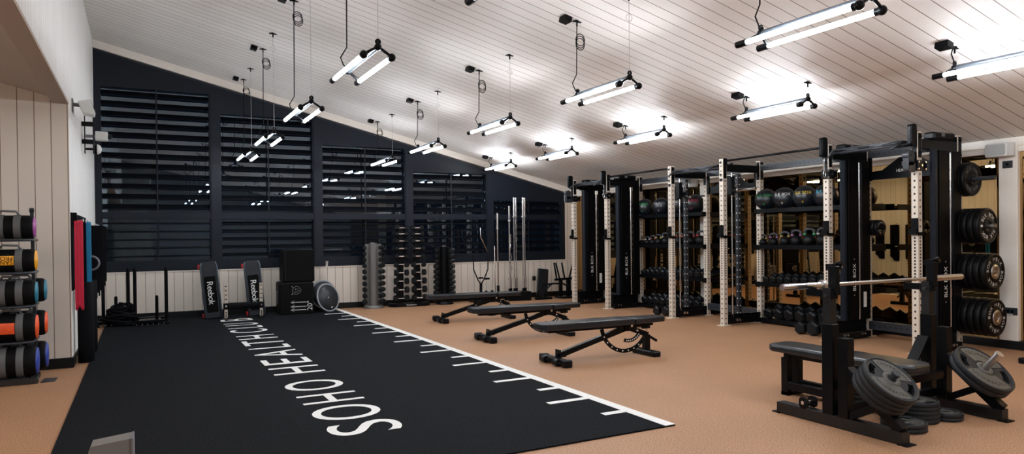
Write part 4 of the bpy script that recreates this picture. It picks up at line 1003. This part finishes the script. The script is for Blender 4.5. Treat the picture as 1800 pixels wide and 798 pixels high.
# --- band rack on left wall
t = thing('band_rack', 'black hanging panel with hooks on the left wall', 'wall rack', (XL, 9.9, 1.2))
m = MB(); m.bb((.003, -.74, -.35), (.020, 1.45, .52)); m.bb((.022, -.72, .36), (.06, -.70, .52)); [m.bb((.0201, .46+.07*q, .43), (.021, .50+.07*q, .47), mi=1) for q in range(3)]; part('panel', m, [BLK, WHT], t)
for y_ in (-.70, -.28, .05, 1.63, 2.08, 2.53):
    part('hook', MB().cyl((0, y_, .42), (.12, y_, .42), .008, n=8).cyl((.12, y_, .42), (.12, y_, .45), .008, n=8).bb((0, y_-.02, .37), (.012, y_+.02, .47)), STL, t)
def band(y_, z0, z1, w_, mt, lab, x=.012):
    m = MB(); n = 3; d = w_/n
    for k in range(n):
        o_ = x+d*k; lo = z1+.03*(k % 2)
        m.bb((o_, y_-.035, lo), (o_+d*.86, y_-.029, z0), ch=.0015); m.bb((o_, y_+.029, lo), (o_+d*.86, y_+.035, z0), ch=.0015)
        for a in range(6):
            t0, t1 = pi*a/6, pi*(a+1)/6
            m.prism([(y_+.035*math.cos(t0), lo-.035*math.sin(t0)), (y_+.035*math.cos(t1), lo-.035*math.sin(t1)), (y_+.029*math.cos(t1), lo-.029*math.sin(t1)), (y_+.029*math.cos(t0), lo-.029*math.sin(t0))], o_, o_+d*.86, 0)
            m.prism([(y_+.035*math.cos(t0), z0+.035*math.sin(t0)), (y_+.035*math.cos(t1), z0+.035*math.sin(t1)), (y_+.029*math.cos(t1), z0+.029*math.sin(t1)), (y_+.029*math.cos(t0), z0+.029*math.sin(t0))], o_, o_+d*.86, 0)
    solo('resistance_band', m, mt, lab, 'resistance band', (XL+.022, 0, 0), group='bands hung on the left wall')
band(9.20, 1.60, .66, .085, DRED, 'red resistance bands hanging at the pillar corner')
band(9.62, 1.60, .75, .05, FOAM, 'black resistance bands hanging between the red and the blue ones', .05)
band(9.95, 1.60, .80, .075, TEAL, 'blue resistance band hanging beside the red one', .058)
for q, y_ in enumerate((11.5, 11.95, 12.4, 12.85)):
    m = MB()
    for k in range(6): m.bb((.02+.032*k, y_-.06+.02*k, .50+.05*q+.03*k-.04*(k==5)), (.038+.032*k, y_+.10, 1.62))
    m.cyl((.0, y_+.02, 1.61), (.21, y_+.02, 1.61), .008, n=8)
    solo('exercise_strap', m, FOAM, 'long black strap bundle hanging left of the window, %s from the red bands' % ORD[q], 'strap', (XL, 0, 0), group='black straps hung left of window')
m = MB()
for q in range(3): m.tube([(.085*math.cos(a), .02*q, .085*math.sin(a)) for a in [2*pi*k/20 for k in range(20)]], .014, 7, closed=True)
m.tube([(0, .02, .085), (0, .02, .20), (-.03, .02, .22), (-.105, .02, .22)], .005, 6)
solo('pilates_ring', m, MGRY, 'grey coiled hoop hanging beside the blue band', 'hoop', (XL+.13, 10.3, 1.12))
# --- sandbag rack
rk = thing('sandbag_rack', 'dark steel tiered rack at the left edge holding sandbags', 'storage rack', (-1.3, 8.4, 0))
m = MB(); m.bb((-.9, -.13, 0), (.385, -.06, .055), ch=.006); m.bb((-.9, .28, 0), (.36, .34, .05), ch=.006); m.bb((.30, -.1, .0), (.36, .3, .04)); part('base', m, mat('warm_black_steel', (.018, .015, .015), .45), rk)
m = MB(); m.bar((.33, .25, .04), (.33, .12, 1.70), .03, .045, up=(0, 1, 0)); m.cyl((.33, .12, 1.70), (.33, .10, 1.73), .022, n=10); part('end_post', m, GRY, rk)
m = MB(); m.bar((.06, -.10, .42), (.04, -.03, .80), .012, .03, up=(0, 1, 0)); part('front_strut', m, MGRY, rk)
TZ = [1.545, 1.215, .895, .555, .215]; TR = [.118, .112, .125, .135, .15]
for z, r in zip(TZ, TR):
    m = MB(); zz = z-r-.012
    if zz > .1:
        m.tube([(-.9, -.12, zz), (.25, -.12, zz), (.34, -.06, zz), (.345, .10, zz), (.345, .34, zz)], .013, 8); m.tube([(-.9, .30, zz), (.345, .30, zz)], .012, 8); m.tube([(-.9, .09, zz), (.345, .09, zz)], .012, 8)
    else: m.bb((-.9, -.09, .05), (.30, -.07, .062)); m.bb((-.9, .28, .05), (.30, .30, .062))
    part('tier_rail', m, GRY, rk)
def sandbag(loc, r, L, cm, lab, writing):
    t = thing('sandbag', lab, 'sandbag', loc, 0, 'sandbags on the rack')
    m = MB(); m.lathe([(r*.86, 0), (r*.97, .015), (r, .05), (r*.99, L/2), (r, L-.05), (r*.97, L-.015), (r*.90, L)], 28, R=Matrix.Rotation(-pi/2, 3, 'Y')); part('bag_body', m, FABR, t)
    m = MB(); m.lathe([(r*.87, -.004), (r*.84, .010), (.001, .018)], 28, R=Matrix.Rotation(pi/2, 3, 'Y')); part('end_disc', m, cm, t)
    m = MB()
    for x in (.13, .27, .50):
        if x == .27 and writing: continue
        m.lathe([(r+.004, -.030), (r+.006, 0), (r+.004, .030)], 28, R=Matrix.Rotation(-pi/2, 3, 'Y'), c=(-x, 0, 0))
    m.tube([(-.12, -.02, r+.002), (-.14, -.05, r+.035), (-.26, -.05, r+.04), (-.30, -.02, r+.002)], .012, 6)
    part('strap', m, STRAP, t)
    if writing:
        m = MB()
        def wrapc(u, a): return (u, -(r+.006)*math.cos(a), (r+.006)*math.sin(a))
        for q in range(6): 
            a = -.36+.13*q; m.add([wrapc(-.50, a), wrapc(-.165, a), wrapc(-.165, a+.13), wrapc(-.50, a+.13)], [(0, 1, 2, 3)], 0)
        for txt, a0 in writing:
            x = 0
            for ch in txt:
                if ch == ' ': x += .3; continue
                g = glyph(ch); s_ = .052
                m.add([(-.175-(v[0]-g[2])*s_-x*s_, -(r+.0075)*math.cos(a0-(v[1]*s_)/r), (r+.0075)*math.sin(a0-(v[1]*s_)/r)) for v in g[0]], [tuple(f_) for f_ in g[1]], 1); x += g[3]-g[2]+.08
        part('label', m, [cm, BLKM], t)
CM = [PNK, YEL, TEA, ORG, BLU]; CN = ['pink', 'yellow', 'teal', 'orange', 'blue']
for k in range(5):
    z, r = TZ[k], TR[k]; y_ = 8.36 if k else 8.42
    wr = None
    if k == 1: wr = [('PRO', .36), ('SAND', .02)]
    if k == 3: wr = [('', .1)]
    sandbag((-.93 if k else -.945, y_+.02, z), r, .62, CM[k], 'black sandbag with %s round end on the %s tier%s' % (CN[k], ['top', 'second', 'third', 'fourth', 'lowest'][k], ', front one' if k > 1 else ''), wr)
    if k > 1: sandbag((-.885, y_+.02+2*r+.05, z+.005), r*.98, .62, CM[k], 'black sandbag with %s round end on the %s tier, rear one' % (CN[k], ['top', 'second', 'third', 'fourth', 'lowest'][k]), None)
# floor tape by the rack
solo('floor_marker', MB().bb((-.06, -.12, 0), (.06, .12, .003)), GRY, 'small grey flat strip on the floor beside sandbag rack foot', 'floor marker', (-.835, 8.42, .0), (0, 0, -.05))
# near grey post by the camera
m = MB(); m.prism([(-.034, -.03), (.05, -.03), (.05, .03), (-.034, .03)], 0, .93, 2); m.prism([(-.034, .93), (.05, .93), (.05, .957), (-.027, .949)], -.03, .03, 1); m.bb((.05, -.032, 0), (.055, .032, .9575), mi=1); m.bb((-.12, -.12, 0), (.12, .12, .02), mi=1)
solo('grey_pedestal', m, [mat('warm_grey_panel', (.20, .185, .17), .5), MGRY], 'grey pedestal top cut off by the lower left frame edge', 'pedestal', (-.075, 1.80, 0), (0, 0, -.03))

# --- corner devices on the left wall
t = thing('wall_loudspeaker', 'grey white angled wall loudspeaker on a bracket, upper left', 'speaker', (XL, 9.62, 3.00))
m = MB(); m.cyl((.0, 0, 0), (.10, .05, .0), .022, n=12); m.bb((0, -.06, -.09), (.012, .06, .06)); part('bracket', m, MGRY, t)
m = MB(); m.M = Matrix.Translation((.13, .05, -.02)) @ Matrix.Rotation(-.35, 4, 'Y'); m.prism([(-.05, -.07), (.05, -.12), (.075, -.08), (.075, .06), (-.05, .07)], -.13, .13, 1); part('cabinet', m, WPL, t, bev=.01)
m = MB(); m.M = Matrix.Translation((.13, .05, -.02)) @ Matrix.Rotation(-.35, 4, 'Y'); m.bb((.0755, -.11, -.07), (.08, .11, .05)); part('grille', m, MGRY, t)
t = thing('screen_bracket', 'pair of slim black vertical rails standing off the left wall', 'bracket', (XL, 11.1, 2.87))
for x in (.03, .13): part('rail', MB().bb((x, -.03, -.28), (x+.012, .03, .28), ch=.002), BLK, t)
for z in (-.12, .12): part('spacer', MB().bb((0, -.03, z-.03), (.13, .03, z+.03), ch=.004), BLK, t)
t = thing('security_camera', 'small white box camera behind the slim black rails', 'camera', (XL, 11.9, 2.93))
part('housing', MB().bb((.12, -.06, -.06), (.28, .06, .07), ch=.008), WPL, t); part('lens', MB().cyl((.28, 0, .01), (.33, 0, .0), .045, .03, n=18), NAVY, t); part('arm', MB().bb((0, -.02, -.02), (.12, .02, .02)), MGRY, t)
t = thing('dome_sensor', 'white round sensor with black face under the box camera', 'sensor', (XL, 11.7, 2.72))
part('shell', MB().lathe([(.001, .05), (.05, .035), (.075, 0), (.07, -.01), (.001, -.01)], 24, R=Matrix.Rotation(pi/2, 3, 'Y'), c=(.16, 0, 0)), WPL, t); part('back_plate', MB().cyl((.10, 0, 0), (.148, 0, 0), .07, n=24), BLKM, t); part('arm', MB().bb((0, -.015, -.015), (.11, .015, .015)), BLKM, t)
m = MB(); m.lathe([(.001, -.05), (.04, -.045), (.055, -.02), (.06, .01), (.001, .01)], 24); solo('smoke_detector', m, WPL, 'small white smoke detector on the ceiling near the left row of lights', 'smoke detector', (.55, 6.3, ceil_z(.55)-.02))

# --- barbell holder with upright bars
t = thing('vertical_barbell_holder', 'black floor box holding a cluster of upright barbells', 'barbell holder', (7.28, 13.52, 0), -.15)
m = MB(); m.bb((-.24, -.17, 0), (.28, .17, .20), ch=.008); part('box', m, BLK, t)
spots = [(-.17, -.03), (-.115, .06), (-.06, -.03), (.01, .04), (.15, -.03), (.22, .05)]
for x, y_ in spots: part('socket', MB().cyl((x, y_, .20), (x, y_, .27), .032, n=14), BLKM, t)
def vbar(loc, H_, mt, lab, sleeve, cat='barbell', r=.014, shaft_r=.013, low=True):
    b = thing('upright_barbell', lab, cat, loc, 0, 'barbells standing upright')
    part('shaft', MB().cyl((0, 0, .0), (0, 0, H_-sleeve), shaft_r, n=12), mt, b)
    part('upper_sleeve', MB().cyl((0, 0, H_-sleeve), (0, 0, H_), .024, n=16), CHR, b)
    part('collar', MB().cyl((0, 0, H_-sleeve-.03), (0, 0, H_-sleeve), .036, n=16), STL, b)
    if low: part('lower_sleeve', MB().cyl((0, 0, 0), (0, 0, .26), .024, n=16).cyl((0, 0, .26), (0, 0, .29), .036, n=16), STL, b)
base = Vector((7.28, 13.52, 0)); R_ = Matrix.Rotation(-.15, 3, 'Z')
bars = [(0, 1.86, STL, .30, 'shorter dark steel barbell at the left end of the upright cluster'), (2, 2.05, CHR, .40, 'tall chrome barbell, second from left in the upright cluster'), (3, 2.05, CHR, .40, 'tall chrome barbell in the middle of the upright cluster'), (4, 2.05, STL, .40, 'tall steel barbell, second from right in the upright cluster'), (5, 2.05, CHR, .40, 'tall chrome barbell at the right end of the upright cluster')]
for i, H_, mt, sl, lab in bars:
    p = base+R_ @ Vector((*spots[i], .205)); vbar(p, H_, mt, lab, sl)
b = thing('curl_bar', 'zigzag chrome curl bar standing low in the upright barbell cluster', 'curl bar', base+R_ @ Vector((*spots[1], .205)))
part('shaft', MB().tube([(0, 0, .25), (0, 0, .40), (.03, 0, .5), (-.02, 0, .62), (.03, 0, .74), (-.02, 0, .86), (0, 0, .96), (0, 0, 1.05)], .013, 8), CHR, b); part('sleeve', MB().cyl((0, 0, 0), (0, 0, .25), .024, n=14), STL, b); part('sleeve', MB().cyl((0, 0, 1.05), (0, 0, 1.25), .02, n=14), CHR, b)
# --- landmine / accessory stand left of it
t = thing('accessory_stand', 'low black accessory base with short posts before the window wall', 'accessory stand', (6.52, 13.62, 0), -.1)
m = MB(); m.bb((-.28, -.16, 0), (.42, .16, .05), ch=.006); m.prism([(-.30, .05), (-.02, .05), (-.06, .12), (-.28, .12)], -.14, .14, 1); part('base', m, BLK, t)
for x, h in ((.06, .24), (.20, .24), (.34, .34), (-.06, .30)): part('post', MB().cyl((x, 0, .05), (x, 0, h), .032, n=14), BLK if h > .29 else BLKM, t)
t2 = thing('upright_barbell', 'single bronze toned bar standing apart, left of the upright cluster', 'barbell', (6.858, 13.59, .345))
part('shaft', MB().cyl((0, 0, 0), (.0, 0, 1.25), .014, n=12), BRZ, t2); part('sleeve', MB().cyl((0, 0, 1.25), (0, 0, 1.57), .025, n=16), STL, t2); part('collar', MB().cyl((0, 0, 1.22), (0, 0, 1.25), .035, n=14), STL, t2)
m = MB(); m.tube([(-.045, 0, 0), (-.05, 0, .5), (-.055, 0, 1.15)], .010, 8); solo('thin_bar', m, BRZ, 'thin bronze bar standing against the single bronze toned bar', 'bar', (6.85, 13.62, .05))
t = thing('lat_attachment', 'black Y shaped cable bar attachment standing with its arms up', 'bar attachment', (6.455, 13.61, .30))
m = MB(); m.cyl((0, 0, 0), (0, 0, .10), .03, n=12)
for s_ in (-1, 1): m.tube([(0, 0, .08), (s_*.07, 0, .18), (s_*.17, 0, .40), (s_*.175, 0, .72)], .014, 8)
part('yoke', m, BLKM, t); part('grip', MB().box((-.02, -.04, .22), (.10, .04, .035)).box((.12, -.04, .20), (.12, .05, .04)), FOAM, t)
part('cable_arm', MB().tube([(.0, 0, 1.30), (.01, 0, 1.08), (.03, 0, 1.05), (.17, 0, .78)], .011, 8), STL, t)
# --- upright pad chair and dip frame
t = thing('nordic_bench', 'dark upright padded board with curved tube frame near the far rig corner', 'exercise bench', (8.10, 13.50, 0), -.1)
m = MB(); m.M = Matrix.Translation((-.14, .10, .05)) @ Matrix.Rotation(-.12, 4, 'X') @ Matrix.Rotation(.12, 4, 'Y'); m.bb((-.13, -.03, 0), (.13, .03, .62), ch=.015); part('pad', m, VINYL, t)
m = MB()
for s_ in (-1, 1): m.tube([(-.25+.10*s_, -.12, .03), (-.22+.10*s_, -.12, .22), (-.12+.1*s_, -.12, .32), (.05, -.10, .34), (.30, -.10, .33), (.42, -.10, .26), (.44, -.10, .03)], .02, 8)
m.bb((-.40, -.20, 0), (-.02, -.08, .05)); m.bb((.25, -.20, 0), (.62, -.06, .045)); m.bb((-.30, .2, .40), (-.24, .26, .50)); part('tube_frame', m, BLK, t)
t = thing('dip_frame', 'black steel frame with raised angled handles beside far cream upright', 'dip station', (8.40, 13.45, 0), 0)
m = MB(); m.bb((-.10, -.16, 0), (.34, .16, .04), ch=.006); m.bb((-.06, -.04, .04), (0, .04, .42)); m.bb((.14, -.04, .04), (.22, .04, .42)); m.bar((-.18, 0, .42), (.34, 0, .44), .05, .05, up=(0, 0, 1)); part('stand', m, BLK, t)
for x0, y0_, x1 in ((-.10, -.08, -.20), (-.08, .08, -.15), (.06, -.04, -.02), (.22, -.08, .34), (.25, .08, .36)): part('handle', MB().tube([(x0, y0_, .42), (x1, y0_, .80)], .019, 8), FOAM, t)
# --- last object at the right frame edge
m = MB(); m.bb((-.05, -.2, 0), (.05, .2, .06), ch=.01); m.bb((-.03, -.03, .06), (.03, .03, .30)); solo('exercise_machine', m, BLK, 'dark equipment foot just entering the right frame edge', 'exercise bench', (8.22, 3.82, 0))
